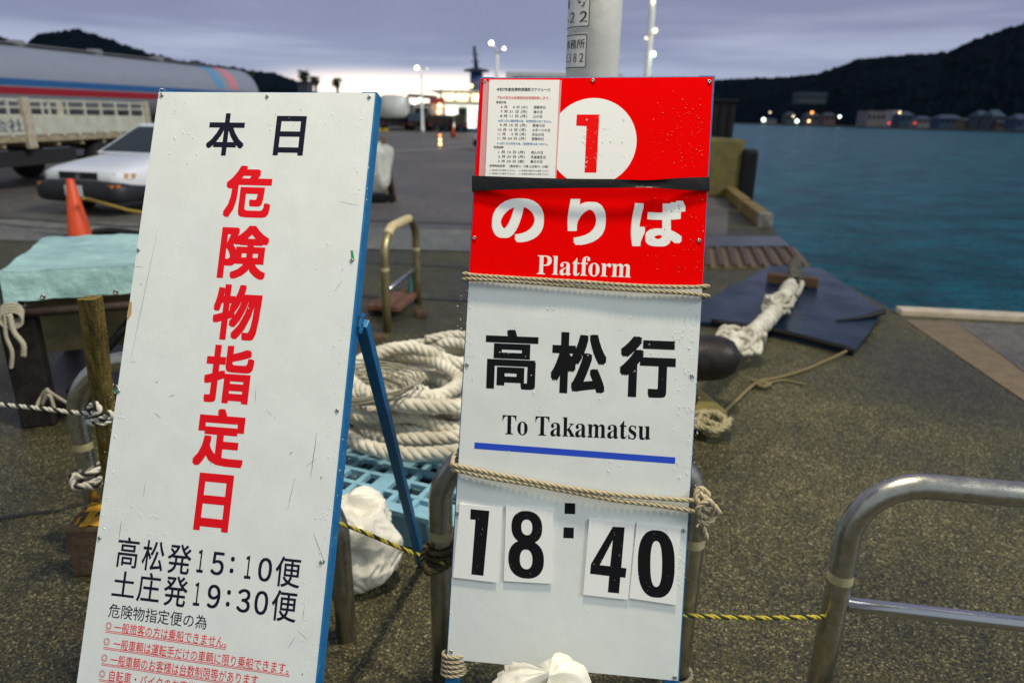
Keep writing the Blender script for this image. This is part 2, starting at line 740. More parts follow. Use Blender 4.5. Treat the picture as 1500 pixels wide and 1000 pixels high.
def glyph(mb, pl, s, cx, cy, w, h, bold=(0, 0), lift=.00016, res=3, slope=None, shear=0.0, fit=True):
    """one character or line centred on photo pixel (cx, cy) of board pl, w x h pixels; bold = stroke growth in em"""
    vs, fs, x0, x1, y0, y1 = text_geo(s, res)
    if not vs:
        return
    m = pl.mpp(cx, cy)
    a, b = pl.axes(cy)
    if slope is not None:
        a = slope.normalized()
        b = pl.n.cross(a).normalized()
    c = pl.pt(cx, cy, lift)
    bx, by = bold
    sx = w * m / (x1 - x0 + 2 * bx)
    sy = h * m / (y1 - y0 + 2 * by)
    mx, my = (x0 + x1) / 2, (y0 + y1) / 2
    offs = [(0, 0)]
    if bx or by:
        offs = [(i * bx, j * by) for i in (-1, 0, 1) for j in (-1, 0, 1)]
    for k, (dx, dy) in enumerate(offs):
        ll = pl.n * (k * .000008)
        mb.add([c + a * ((v.x - mx + dx) * sx + shear * (v.y - my + dy) * sy) + b * ((v.y - my + dy) * sy) + ll for v in vs], fs)


def line(mb, pl, s, pL, pR, h, bold=(0, 0), lift=.00016, res=2):
    """a line of text from left-centre pixel to right-centre pixel"""
    A, B = pl.pt(*pL), pl.pt(*pR)
    cx, cy = (pL[0] + pR[0]) / 2, (pL[1] + pR[1]) / 2
    w = (B - A).length / pl.mpp(cx, cy)
    glyph(mb, pl, s, cx, cy, w, h, bold, lift, res, slope=B - A)


def poly(mb, pl, pts, lift=.00016, th=0.0):
    p = [pl.pt(x, y, lift) for x, y in pts]
    if th:
        mb.slab(p, th, pl.n)
    else:
        mb.add(p, [tuple(range(len(p)))])


def ringp(mb, pl, cx, cy, w, h, tw, th_, lift=.0008, pw=2.4, n=48, slant=0.0):
    """oval figure stroke: outer w x h px, stroke tw at the sides, th_ at top and bottom"""
    a, b = pl.axes(cy)
    m = pl.mpp(cx, cy)
    c = pl.pt(cx, cy, lift)
    vs = []
    for k in range(n):
        q = 2 * math.pi * k / n
        cs, sn = math.cos(q), math.sin(q)
        ux = math.copysign(abs(cs) ** (2 / pw), cs)
        uy = math.copysign(abs(sn) ** (2 / pw), sn)
        for (ww, hh) in ((w / 2, h / 2), (w / 2 - tw, h / 2 - th_)):
            vs.append(c + a * ((ux * ww + slant * uy * hh) * m) + b * (uy * hh * m))
    fs = [(2 * k, 2 * ((k + 1) % n), 2 * ((k + 1) % n) + 1, 2 * k + 1) for k in range(n)]
    mb.add(vs, fs)


def mbold(s):
    o = ''
    for c in s:
        if 'A' <= c <= 'Z':
            o += chr(0x1D400 + ord(c) - 65)
        elif 'a' <= c <= 'z':
            o += chr(0x1D41A + ord(c) - 97)
        else:
            o += c
    return o


def droplets(mb, pl, spots, n, smin=.0007, smax=.0022):
    for _ in range(n):
        x0, y0, x1, y1 = rnd.choice(spots)
        x, y = rnd.uniform(x0, x1), rnd.uniform(y0, y1)
        r = smin + (smax - smin) * rnd.random() ** 2.2
        a, b = pl.axes(y)
        c = pl.pt(x, y, .0004)
        vs, fs = [], []
        K = 7
        el = rnd.uniform(.9, 1.5)
        for (q, h) in ((1, 0), (.85, .35), (.5, .6)):
            for k in range(K):
                t = 2 * math.pi * k / K
                vs.append(c + (a * math.cos(t) + b * math.sin(t) * el) * r * q + pl.n * (h * r))
        vs.append(c + pl.n * (r * .68))
        for i in range(2):
            for k in range(K):
                fs.append((i * K + k, i * K + (k + 1) % K, (i + 1) * K + (k + 1) % K, (i + 1) * K + k))
        for k in range(K):
            fs.append((2 * K + k, 2 * K + (k + 1) % K, 3 * K))
        mb.add(vs, fs, True)


def screw(pl, x, y, parent, r=.0042, lift=.0):
    mb = MB()
    a, b = pl.axes(y)
    mt = Matrix((a, b, pl.n)).transposed()
    c = pl.pt(x, y, lift)
    mb.lathe([(r, 0), (r, .0008), (r * .8, .0021), (r * .42, .0026), (r * .40, .0012), (r * .05, .0012)], c, 14, mt)
    return obj('screw', mb, STEEL, parent)

# ================================================================== SETTING
GROUND = m_ground('quay_asphalt', (.004, .004, .002), (.036, .033, .012), (.083, .076, .028), (.135, .122, .055), (.30, .285, .17), .46, 185)
STRIP = m_ground('worn_concrete', (.12, .118, .095), (.175, .172, .14), (.22, .215, .18), (.26, .25, .2), (.34, .33, .28), .34, 60, .8)
FARAPRON = m_ground('lorry_yard_asphalt', (.10, .087, .074), (.138, .12, .103), (.17, .148, .126), (.20, .177, .148), (.17, .16, .15), .46, 70, .35)

edge = [(-20, 40), (.4, 40), (4.75, 9.4), (5.42, 4.25), (5.5656, 3.2176), (7.72, 3.26), (10.73, 3.96), (14.78, 4.85), (25, 6.6), (40, 8.0), (62, 4.0), (66, -4.0), (68, -12), (90, -14), (160, -10), (600, 60)]
mb = MB()
vs, fs = [], []
for y, x in edge:
    vs += [(-900, y, 0), (x, y, 0), (x, y, -4)]
for i in range(len(edge) - 1):
    a, b = 3 * i, 3 * i + 3
    fs += [(a, a + 1, b + 1, b), (a + 1, a + 2, b + 2, b + 1)]
mb.add(vs, fs)
struct('ground', mb, GROUND)

mb = MB()
mb.add([(-40, 9.9, .004), (2.9, 9.3, .004), (8, 26, .004), (5.0, 58, .004), (-6, 64, .004), (-60, 66, .004)], [(0, 1, 2, 3, 4, 5)])
struct('lorry_yard', mb, FARAPRON)
mb = MB()
mb.add([(-20, 8.25, .008), (3.2, 7.75, .008), (3.35, 9.2, .008), (-20, 9.95, .008)], [(0, 1, 2, 3)])
struct('concrete_strip', mb, STRIP)
JOINT = M('joint_tar', (.012, .011, .010), .5)
mb = MB()
for a, b, w in (((-1.55, 7.10), (-.55, 6.95), .02), ((-.62, 6.9), (.6, 6.72), .018), ((-2.0, 5.75), (.9, 5.5), .02), ((-2.4, 10.05), (1.8, 9.72), .05), ((-2.6, 2.05), (-1.75, 2.32), .012), ((-1.75, 2.32), (-1.2, 2.7), .010), ((.40, 1.13), (1.3, 1.16), .010), ((-7, 9.1), (-3.8, 8.2), .05), ((-7.5, 9.7), (-4.4, 8.9), .06)):
    a, b = Vector((*a, .0105)), Vector((*b, .0105))
    d_ = (b - a).normalized()
    s_ = Vector((-d_.y, d_.x, 0)) * w
    k = 9
    pts1, pts2 = [], []
    for i in range(k + 1):
        p = a.lerp(b, i / k)
        j = (rnd.random() - .5) * w
        pts1.append(p + s_ * (.5 + .4 * rnd.random()) + s_.normalized() * j)
        pts2.append(p - s_ * (.5 + .4 * rnd.random()) + s_.normalized() * j)
    mb.add(pts1 + pts2, [(i, i + 1, k + 2 + i, k + 1 + i) for i in range(k)])
struct('pavement_joints', mb, JOINT)

# worn zebra marks in the lorry yard
mb = MB()
for x0, y0, x1, y1 in ((560, 217, 612, 209), (600, 213, 640, 209), (640, 212, 700, 206), (565, 224, 690, 215)):
    a, b = G(x0, y0, .0085), G(x1, y1, .0085)
    mb.add([a, b, b + Vector((0, 1.2, 0)), a + Vector((0, 1.2, 0))], [(0, 1, 2, 3)])
struct('road_markings', mb, M('worn_white_paint', (.22, .21, .19), .4, var=(2, (.10, .095, .09), .9)))

# sea
SEA = M('sea', (.006, .125, .172), .25, var=(.42, (.0004, .040, .062), 1.0), spec=.06, streak=(1, 1.15, 1))  # light and dark of the ripples are put into the water colour
t = SEA.node_tree
b_ = t.nodes['Principled BSDF']
co = t.nodes.new('ShaderNodeTexCoord')
hs = None
for sc, mpx, wgt in ((.55, (1, 2.2, 1), 1.0), (2.1, (1, 2.0, 1), .45), (6.0, (1, 1.5, 1), .2), (.05, (1, 1.6, 1), 1.5)):
    mpn = t.nodes.new('ShaderNodeMapping')
    mpn.inputs['Scale'].default_value = mpx
    mpn.inputs['Rotation'].default_value = (0, 0, .3 * sc)
    n = t.nodes.new('ShaderNodeTexNoise')
    n.inputs['Scale'].default_value = sc
    n.inputs['Detail'].default_value = 3
    t.links.new(co.outputs['Object'], mpn.inputs[0])
    t.links.new(mpn.outputs[0], n.inputs['Vector'])
    q = t.nodes.new('ShaderNodeMath')
    q.operation = 'MULTIPLY_ADD'
    q.inputs[1].default_value = wgt
    t.links.new(n.outputs[0], q.inputs[0])
    if hs is None:
        q.inputs[2].default_value = 0
    else:
        t.links.new(hs, q.inputs[2])
    hs = q.outputs[0]
u = t.nodes.new('ShaderNodeBump')
u.inputs['Strength'].default_value = 1.0
u.inputs['Distance'].default_value = .45
t.links.new(hs, u.inputs['Height'])
t.links.new(u.outputs[0], b_.inputs['Normal'])
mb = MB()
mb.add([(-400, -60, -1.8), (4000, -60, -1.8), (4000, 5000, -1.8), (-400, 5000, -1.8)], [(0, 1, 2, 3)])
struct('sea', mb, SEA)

# wooded headlands
FOREST = M('dusk_forest', (.0035, .0095, .017), .95, var=(.05, (.0012, .0035, .007), 1.0), bump=(.25, 1.0), spec=.03)


def hor(x):
    return 170.0 + .0188 * (x - 750)


def interp(pr, x):
    if x <= pr[0][0]:
        return pr[0][1]
    for (a, ya), (b, yb) in zip(pr, pr[1:]):
        if x <= b:
            return ya + (yb - ya) * (x - a) / (b - a)
    return pr[-1][1]


def headland(name, prof, x0, x1, nx, shore, depth, zb, crown):
    """hill: prof = ridge line in photo pixels, shore(x) = distance of its foot"""
    mb = MB()
    rows = 46
    vs, fs = [], []
    for i in range(nx + 1):
        px = x0 + (x1 - x0) * i / nx
        ds = shore(px)
        dr = ds + depth
        tanx = (px - 750) / 1000 * 1.053
        zr = 1.5 + (hor(px) - interp(prof, px)) / 1000 * dr * 1.053
        for j in range(rows + 1):
            q = j / rows
            if q <= .8:
                e = q / .8
                d = ds + depth * e
                z = zb + (zr - zb) * (e ** .85)
            else:
                e = (q - .8) / .2
                d = dr + depth * 1.2 * e
                z = zr + (zb - zr) * e ** 1.5
            p = Vector((tanx * d, d, 0))
            lump = mn.noise(Vector((p.x, p.y, 0)) * .013) * .05 * (zr - zb) * min(1, q * 4) * (0 if .7 < q < .85 else 1)
            cr_ = (abs(mn.noise(Vector((p.x, p.y, 3)) / crown)) + .5 * mn.noise(Vector((p.x, p.y, 9)) / crown * 2.3)) * crown * .55
            vs.append((p.x, p.y, z + lump + (cr_ if q > .02 else 0)))
    w = rows + 1
    for i in range(nx):
        for j in range(rows):
            fs.append((i * w + j, (i + 1) * w + j, (i + 1) * w + j + 1, i * w + j + 1))
    mb.add(vs, fs, True)
    return struct(name, mb, FOREST)


def shoreR(px):
    return 3.3 / (max(4.0, 4.7 + (px - 1080) / 420 * 4.6) / 1000)


headland('hills', [(500, 166), (700, 150), (900, 132), (1047, 124), (1090, 123), (1140, 119), (1190, 101), (1250, 96), (1300, 94), (1330, 78), (1370, 66), (1420, 50), (1460, 42), (1500, 32), (1600, 5), (1800, -60)],
         480, 1800, 420, shoreR, 230, -2.2, 6)
headland('wooded_hill', [(-400, 20), (0, 49), (45, 55), (90, 74), (118, 82), (135, 70), (185, 65), (222, 74), (265, 90), (310, 102), (332, 102), (350, 107), (380, 110), (400, 114), (440, 119), (470, 130), (500, 152), (540, 166)],
         -400, 545, 420, lambda x: 210, 90, -.5, 2.6)

# mooring apron on the right: kerb, bands, ramp
mb = MB()
a, b = Vector((3.2176, 5.5656, 0)), Vector((4.2133, 5.427, 0))
d_ = (b - a).normalized()
nn = Vector((d_.y, -d_.x, 0))
e_ = b + d_ * 6
mb.beam(a + nn * .07 + Vector((0, 0, .012)), e_ + nn * .07 + Vector((0, 0, .012)), .14, .07, (0, 0, 1), .015)
struct('kerb', mb, M('pale_kerb', (.62, .52, .40), .7, var=(9, (.36, .29, .21), .7), bump=(50, .4)))
mb = MB()
mb.add([G(1326, 468, .004), G(1398, 470, .004), G(1500, 545, .004), G(1660, 665, .004), G(1660, 700, .004), G(1500, 586, .004)], [(0, 1, 2, 3, 4, 5)])
struct('pavement_band', mb, M('ochre_concrete', (.20, .145, .085), .7, var=(12, (.11, .085, .05), .8), bump=(90, .4)))
mb = MB()
mb.add([G(1400, 471, .004), G(1700, 486, .004), G(1700, 690, .004), G(1500, 543.5, .004)], [(0, 1, 2, 3)])
struct('concrete_apron', mb, m_ground('apron_concrete', (.07, .065, .06), (.095, .088, .078), (.12, .11, .095), (.15, .14, .12), (.24, .22, .19), .35, 120))

# ------------------------------------------------------------------ loading ramp beyond the steel plate
RT = thing('loading_ramp', 'rust brown ribbed loading ramp with a grey steel lip at the water edge', 'ramp', (2.6, 8.2, 0))
mb = MB()
pa, pb, pc, pd = G(1010, 391, .02), G(1187, 390, .02), G(1164, 362, .03), G(1010, 362, .03)
mb.slab([pa, pb, pc, pd], .04)
obj('ramp_deck', mb, M('ramp_boards', (.19, .135, .07), .7, var=(14, (.08, .055, .03), .8), bump=(40, .4)), RT)
mb = MB()
for k in range(9):
    f_ = (k + .35) / 9
    p, q = pa.lerp(pb, f_), pd.lerp(pc, f_)
    mb.beam(p + Vector((0, 0, .012)), q + Vector((0, 0, .012)), .055, .03, (0, 0, 1))
obj('ramp_ribs', mb, M('ramp_ribs_iron', (.09, .05, .035), .6, var=(12, (.05, .03, .025), .7)), RT)
mb = MB()
mb.slab([G(1010, 360, .06), G(1158, 360, .06), G(1140, 346, .07), G(1010, 345, .07)], .05)
obj('steel_lip', mb, M('lip_steel', (.10, .11, .13), .35, .3, var=(5, (.06, .06, .07), .7)), RT)

# timbers along the quay edge
TIM = thing('wheel_stop_timber', 'yellow painted wheel stop timber with a pale chipped end on the quay edge', 'timber', tuple(G(1116, 338)))
a, b = G(1120, 333), G(1092, 310)
u_ = (b - a).normalized()
mb = MB()
mb.beam(a + Vector((0, 0, .10)), b + Vector((0, 0, .10)), .20, .20, (0, 0, 1), .02)
TIMY = M('worn_yellow_timber', (.30, .20, .05), .75, var=(6, (.13, .09, .035), .9), bump=(50, .5))
obj('timber_beam', mb, TIMY, TIM)
mb = MB()
mb.beam(a + Vector((0, 0, .10)) - u_ * .006, a + Vector((0, 0, .10)) + u_ * .16, .21, .21, (0, 0, 1), .02)
obj('end_cap', mb, M('chipped_end', (.34, .30, .25), .7, var=(7, (.05, .06, .09), 1.0)), TIM)
a, b = G(1089, 307), G(1066, 287)
mb = MB()
mb.beam(a + Vector((0, 0, .10)), b + Vector((0, 0, .10)), .20, .20, (0, 0, 1), .02)
tag(obj('wheel_stop_timber', mb, TIMY), 'yellow wheel stop timber running up to the olive concrete block', 'timber')

# concrete block, fender, dark cabinet
mb = MB()
p0, p1 = G(1040, 291), G(1086, 291)
ux = (p1 - p0).normalized()
mb.box((p1.x - 1.72, p1.y + 1.2, .57), (3.2, 2.4, 1.14), (0, 0, math.atan2(ux.y, ux.x)), .06)
tag(obj('concrete_block', mb, CONC), 'olive stained concrete block standing at the quay edge', 'concrete block')
mb = MB()
f0 = D(1094, 255, 15.2)
mb.box((p1.x + .12, p1.y + 1.0, .05), (.34, 1.6, 1.8), (0, 0, .05), .08)
for k in range(3):
    mb.box((p1.x - .06, p1.y + 1.0, -.5 + .55 * k), (.08, 1.4, .18), (0, 0, .05), .01)
tag(obj('rubber_fender', mb, BLACKRUB), 'black rubber fender hung on the water side of the olive concrete block', 'fender')
CB = thing('steel_cabinet', 'dark steel cabinet tower behind the olive concrete block', 'cabinet', (5.4, 17.6, 0))
mb = MB()
mb.box((4.15, 17.6, .95), (2.1, 1.0, 1.9), None, .04)
obj('housing', mb, DARK, CB)
mb = MB()
for k in range(4):
    mb.beam((4.4 + k * .22, 17.09, .3), (4.4 + k * .22, 17.09, 1.85), .04, .03, (0, -1, 0))
mb.box((4.15, 17.6, 1.93), (2.2, 1.1, .08), None, .02)
obj('cladding_ribs', mb, M('dark_cladding', (.010, .010, .012), .6, spec=.2), CB)

# steel plate on the ground
mb = MB()
quad = [(1003, 470), (1040, 472), (1135, 487), (1250, 515), (1272, 490), (1292, 459), (1250, 425), (1205, 393), (1165, 390), (1130, 387), (1080, 415), (1010, 450)]
top = [G(x, y, .035) for x, y in quad]
top[4].z += .02
top[5].z += .03
k = len(top)
cen = sum(top, Vector()) / k
vs = [cen] + top + [p - Vector((0, 0, .03)) for p in top]
fs = [(0, 1 + i, 1 + (i + 1) % k) for i in range(k)] + [(1 + i, 1 + k + i, 1 + k + (i + 1) % k, 1 + (i + 1) % k) for i in range(k)]
mb.add(vs, fs)
SP = tag(obj('steel_plate', mb, SHINY), 'shiny wet black steel plate bridging the quay edge gap', 'steel plate')
mb = MB()
mb.tube(resample([top[3] + Vector((0, 0, .01)), top[2] + Vector((0, 0, .012)), top[1] + Vector((0, 0, .01))], .06), .022, 8)
mb.tube(resample([G(1225, 470, .05), G(1262, 465, .07), G(1294, 457, .09)], .06), [.008 + .0022 * i for i in range(len(resample([G(1225, 470, .05), G(1262, 465, .07), G(1294, 457, .09)], .06)))], 8)
obj('plate_lip', mb, BLACKRUB, SP)

# plank through the rope eye, hawser, bollard
PL_ = thing('timber_batten', 'short dark brown timber batten lying on the black steel plate', 'batten', tuple(G(1162, 410, .04)))
mb = MB()
mb.beam(G(1124, 406, .09), G(1199, 414, .09), .10, .09, (0, 0, 1), .012)
obj('batten', mb, PLANK, PL_)
mb = MB()
q1, q2 = G(1165, 384, .10), G(1163, 416, .14)
mb.tube(resample([q1.lerp(q2, i / 56) + Vector((.05 * math.cos(i * .8), 0, .05 * math.sin(i * .8))) for i in range(57)], .02), .018, 6)
obj('lashing', mb, M('dark_lashing', (.05, .045, .035), .9, var=(30, (.3, .28, .22), .5)), PL_)

mb = MB()
H1 = [G(1158, 418, .14), G(1150, 434, .15), G(1138, 452, .13), G(1122, 470, .12), G(1105, 486, .12), G(1085, 497, .14), G(1068, 512, .18), G(1045, 522, .24), G(1030, 530, .28)]
rope(mb, H1, .062, 3, .26, 8, fuzz=.25)
tag(obj('mooring_hawser', mb, HAWSER), 'thick pale mooring hawser running over the black steel plate to the bollard', 'rope')
hw = bpy.data.objects['mooring_hawser']
mb = MB()
for cx, cy, z, n_, rad in ((1140, 447, .15, 9, .12), (1083, 500, .15, 13, .16), (1160, 424, .13, 5, .10)):
    mb = MB()
    c = G(cx, cy, z)
    for k in range(n_):
        a_ = rnd.uniform(0, 6.28)
        pts = [c + Vector((rad * math.cos(a_ + i * .9) * rnd.uniform(.5, 1), rad * math.sin(a_ + i * .9) * rnd.uniform(.5, 1), rnd.uniform(-.05, .08))) for i in range(5)]
        mb.tube(resample(pts, .03), .018, 6)
    obj('frayed_whipping', mb, HAWSER, hw)

BO = thing('mooring_bollard', 'black iron horn bollard on a stained concrete foot beside the platform sign', 'bollard', (1.0, 3.35, 0))
mb = MB()
mb.lathe([(.19, .10), (.17, .14), (.125, .2), (.12, .26), (.12, .32)], (.80, 3.36, 0), 28)
hc = Vector((.86, 3.36, .315))
pts, rr_ = [], []
for i in range(17):
    q = -1 + 2 * i / 16
    pts.append(hc + Vector((q * .33, -.02 * q, .0 + .02 * q)))
    rr_.append(max(.012, .122 * (1 - abs(q) ** 5) ** .5))
mb.tube(pts, rr_, 24)
obj('bollard_head', mb, DARK, BO)
mb = MB()
mb.box((.84, 3.36, .05), (.46, .46, .10), (0, 0, .2), .03)
obj('concrete_foot', mb, CONC, BO)

mb = MB()
for k in range(9):
    a_ = k * .7
    c = G(1042, 628, .04)
    rope(mb, [c + Vector((.11 * math.cos(a_ + i * .8) * rnd.uniform(.4, 1.1), .10 * math.sin(a_ + i * .8) * rnd.uniform(.5, 1), .015 + .05 * rnd.random())) for i in range(6)], .014, 3, .08, 5)
tag(obj('rope_tangle', mb, M('old_rope', (.36, .32, .19), .9, var=(60, (.22, .18, .1), .7))), 'small tangle of old rope at the foot of the black bollard', 'rope')
mb = MB()
rope(mb, [G(1046, 615, .03), G(1075, 590, .015), G(1108, 561, .02), G(1140, 553, .012), G(1180, 541, .012), G(1215, 526, .014), G(1240, 514, .05)], .010, 3, .06, 5)
rope(mb, [G(1100, 556, .02), G(1115, 560, .03), G(1128, 562, .025), G(1118, 566, .03), G(1108, 561, .02)], .012, 3, .06, 5)
rope(mb, [G(1128, 560, .012), G(1150, 557, .012), G(1180, 563, .01)], .007, 3, .05, 5)
tag(obj('thin_line', mb, M('line_brown', (.20, .16, .08), .9)), 'thin brown line lying on the asphalt up to the corner of the steel plate', 'rope')


# ================================================================== SIGNS
def board_frame(pl, quad, depth, w, legs=0.0):
    """four bars behind the sheet; the stiles run on to the ground as legs"""
    parts = []
    p = [pl.pt(x, y, -.004 - depth / 2) for x, y in quad]
    tl, tr, br, bl = p
    for nm, a, b, inn in (('stile', tl, bl, 1), ('stile', tr, br, -1)):
        ax = (p[1] - p[0]).normalized()
        off = ax * (w / 2 - .001) * inn
        dn = (b - a).normalized()
        end = b + dn * (legs + (b.z - 0) / -dn.z if legs >= 0 else 0)
        end = a + dn * ((a.z - .005) / -dn.z)
        m_ = MB()
        m_.beam(a + off - dn * .002, end + off, w, depth, pl.n, .002)
        parts.append((nm, m_))
    dn = (bl - tl).normalized()
    ax = (tr - tl).normalized()
    m_ = MB()
    m_.beam(tl + ax * (w - .001) + dn * (w / 2 - .001), tr - ax * (w - .001) + dn * (w / 2 - .001), w, depth - .002, pl.n, .002)
    parts.append(('top_rail', m_))
    m_ = MB()
    m_.beam(bl + ax * (w - .001) - dn * (w / 2), br - ax * (w - .001) - dn * (w / 2), w, depth - .002, pl.n, .002)
    parts.append(('bottom_rail', m_))
    return parts


def sheet(pl, quad, th=.004):
    m_ = MB()
    m_.slab([pl.pt(x, y, 0) for x, y in quad], th - .0002, pl.n)
    return m_


# ---- danger notice, on the left
LQ = [(232.5, 135), (549, 136.5), (455.5, 1053), (112, 1003)]
LP = Plane((-.58, 1.3075, .974), (-.14, -.90, .42), LQ)
LS = thing('sandwich_board', 'tall white board with red upright Japanese characters in a blue wooden frame', 'sign board', tuple(Vector((-.62, .92, 0))))
# lower edge lies outside the photo; the sheet stops above the ground
LQ2 = LQ
obj('panel', sheet(LP, LQ2), WHITE, LS)
for nm, m_ in board_frame(LP, [(231.5, 133.5), (551, 134.5), (457.5, 1054), (110.5, 1004)], .032, .035):
    obj(nm, m_, BLUE, LS)

BK = (.030, .030)
for g_ in (('本', 331, 197, 55, 60, (.022, .022)), ('日', 424.5, 199, 44, 57, (.022, .022))):
    mb = MB()
    glyph(mb, LP, *g_)
    obj('heading_character', mb, INK, LS)
for ch, cx, cy, w, h in (('危', 364, 281, 68, 74), ('険', 357, 369.5, 71, 75), ('物', 347, 457.5, 70, 77), ('指', 335, 548, 71, 79), ('定', 322.5, 641, 74, 79), ('日', 313, 735.5, 51, 77)):
    mb = MB()
    glyph(mb, LP, ch, cx, cy, w, h, BK)
    obj('red_character', mb, REDINK, LS)


def z4(x, y):
    return 100 + x * .28, 740 + y * .28


mb = MB()
for ch, x, y, w, h in (('高', 312, 245, 112, 142), ('松', 445, 262, 114, 142), ('発', 582, 280, 124, 140), ('１', 693, 290, 34, 108), ('５', 782, 303, 68, 110), (':', 858, 310, 20, 78), ('１', 942, 322, 34, 110), ('０', 1030, 335, 72, 114), ('便', 1150, 348, 132, 146),
                       ('土', 292, 410, 118, 118), ('庄', 422, 428, 118, 138), ('発', 562, 448, 124, 142), ('１', 675, 462, 34, 110), ('９', 762, 475, 68, 112), (':', 838, 484, 20, 78), ('３', 918, 497, 70, 112), ('０', 1010, 508, 72, 114), ('便', 1130, 525, 132, 148)):
    glyph(mb, LP, ch, *z4(x, y), w * .28, h * .28, (.008, .008) if ch not in '１５０:９３' else (.020, .010), res=4)
line(mb, LP, '危険物指定便の為', z4(210, 546), z4(722, 611), 18.5, (.003, .003))
obj('departure_lettering', mb, INK, LS)
mb = MB()
for s, l, r_, h in (('一般旅客の方は乗船できません。', (238, 634), (826, 714), 14.3),
                    ('一般車輌は運転手だけの車輌に限り乗船できます。', (228, 720), (1145, 852), 14.6),
                    ('一般車輌のお客様は台数制限等があります。', (215, 803), (1003, 917), 15),
                    ('自転車・バイクのお客様は台数制限等があります。', (205, 886), (1150, 1026), 15.5)):
    line(mb, LP, s, z4(*l), z4(*r_), h, (.004, .004))
for l, r_ in (((195, 651), (824, 742)), ((184, 738), (1158, 884)), ((172, 822), (1010, 950)), ((160, 906), (1150, 1060))):
    for o_ in (0, 8):
        a, b = z4(l[0], l[1] + o_), z4(r_[0], r_[1] + o_)
        poly(mb, LP, [a, b, (b[0], b[1] + .9), (a[0], a[1] + .9)])
obj('rules_lettering', mb, REDINK, LS)
mb = MB()
for x, y in ((212, 628), (201, 711), (189, 796), (178, 879)):
    glyph(mb, LP, '◎', *z4(x, y), 9, 10, (.012, .012))
obj('bullet_marks', mb, M('faded_pink_ink', (.62, .34, .34), .5), LS)
for x, y in ((237.5, 140), (391.5, 141.5), (541, 142.5), (203, 366), (515.5, 381.5), (174, 572.5), (494, 601), (146, 787.5), (470.5, 823)):
    screw(LP, x, y, LS, .0040)
mb = MB()
for pts in ([(513.5, 367), (517, 367), (519.5, 382), (515, 382)], [(166, 573), (172, 569), (176, 572), (172, 577)], [(473, 819), (476.5, 822), (474, 826), (471, 824)]):
    mb = MB()
    poly(mb, LP, pts, .0002)
    obj('paint_dab', mb, GREEN, LS)
mb = MB()
for pts in ([(190, 441), (193.5, 443), (192.5, 460), (187, 470), (186, 462)],):
    poly(mb, LP, pts, .0002)
obj('bare_patch', mb, M('bare_board', (.42, .27, .13), .8), LS)
mb = MB()
SCR = [((231, 336), (191, 530), .5), ((191, 531), (199, 529), .5), ((464, 633), (455, 700), .9), ((447, 684), (463, 672), .5), ((459, 780), (475, 822), .8), ((432, 700), (421, 747), .6), ((178, 762), (174, 790), .8), ((213, 705), (210, 728), .5), ((374, 571), (374, 590), .6),
       ((247, 581), (256, 578), .9), ((469, 702), (472, 697), 1.6), ((425, 665), (428, 661), 1.3), ((310, 675), (308, 681), .8), ((501, 411), (490, 427), .5), ((495, 295), (525, 301), .4), ((226, 604), (236, 612), .7), ((193, 390), (212, 391), .5), ((206, 415), (207, 418), 1.5), ((229, 558), (230, 561), 1.4), ((421, 950), (433, 932), .6), ((446, 886), (443, 908), .6), ((435, 922), (452, 938), .4), ((444, 985), (442, 989), 1.6), ((500, 398), (503, 393), .5), ((402, 612), (403, 613), 1.4), ((391, 601), (398, 608), .5)]
for (x0, y0), (x1, y1), w in SCR:
    L_ = math.hypot(x1 - x0, y1 - y0)
    nx_, ny_ = -(y1 - y0) / L_ * w / 2, (x1 - x0) / L_ * w / 2
    n_ = max(2, int(L_ / 8))
    up_, lo_ = [], []
    for i in range(n_ + 1):
        t_ = i / n_
        j = (rnd.random() - .5) * 1.2 if 0 < i < n_ else 0
        e_ = .25 + .75 * math.sin(math.pi * min(.97, max(.03, t_)))
        up_.append(LP.pt(x0 + (x1 - x0) * t_ + nx_ * e_ + j * .5, y0 + (y1 - y0) * t_ + ny_ * e_, .0002))
        lo_.append(LP.pt(x0 + (x1 - x0) * t_ - nx_ * e_ + j * .5, y0 + (y1 - y0) * t_ - ny_ * e_, .0002))
    mb = MB()
    mb.add(up_ + lo_, [(i, i + 1, n_ + 2 + i, n_ + 1 + i) for i in range(n_)])
    obj('scratch', mb, M('scratch_grey', (.16, .16, .16), .7), LS)
mb = MB()
droplets(mb, LP, [(245, 150, 300, 240), (240, 140, 500, 190), (520, 145, 540, 300), (480, 300, 520, 800), (478, 480, 505, 700), (160, 560, 185, 700), (150, 640, 172, 780), (460, 740, 485, 830), (440, 840, 470, 1000), (150, 740, 250, 800), (200, 200, 520, 760)], 380, .0005, .0018)
wd = obj('water_droplets', mb, DROP, LS)
wd['kind'] = 'stuff'
# wire twist at the top corner
mb = MB()
mb.tube(resample([LP.pt(238, 139, .002), LP.pt(235, 133, .006), LP.pt(238, 131, .003), LP.pt(242, 132, -.006), LP.pt(238, 134, -.012)], .003), .0008, 5)
obj('wire_tie', mb, STEEL, LS)
# rear legs with hinge plates
hp = LP.pt(519, 468, -.045)
foot = Vector((-.300, 2.02, .005))
mb = MB()
mb.beam(hp, foot, .022, .026, (1, -.2, 0), .002)
obj('rear_leg', mb, BLUE, LS)
hp2 = LP.pt(196, 466, -.03) + Vector((.02, 0, 0))
mb = MB()
mb.beam(hp2, (-.88, 2.06, .005), .030, .034, (1, -.2, 0), .002)
obj('rear_leg', mb, BLUE, LS)
mb = MB()
mb.beam(LP.pt(526.5, 456, -.022), LP.pt(522, 486, -.024), .016, .003, (1, -.1, 0), .0008)
for y in (460, 472, 481):
    c = LP.pt(526.5 - (y - 455) * .14, y, -.022) + Vector((.002, 0, 0))
    mb.ball(c, .0028, 8)
obj('hinge_plate', mb, BLUE, LS)

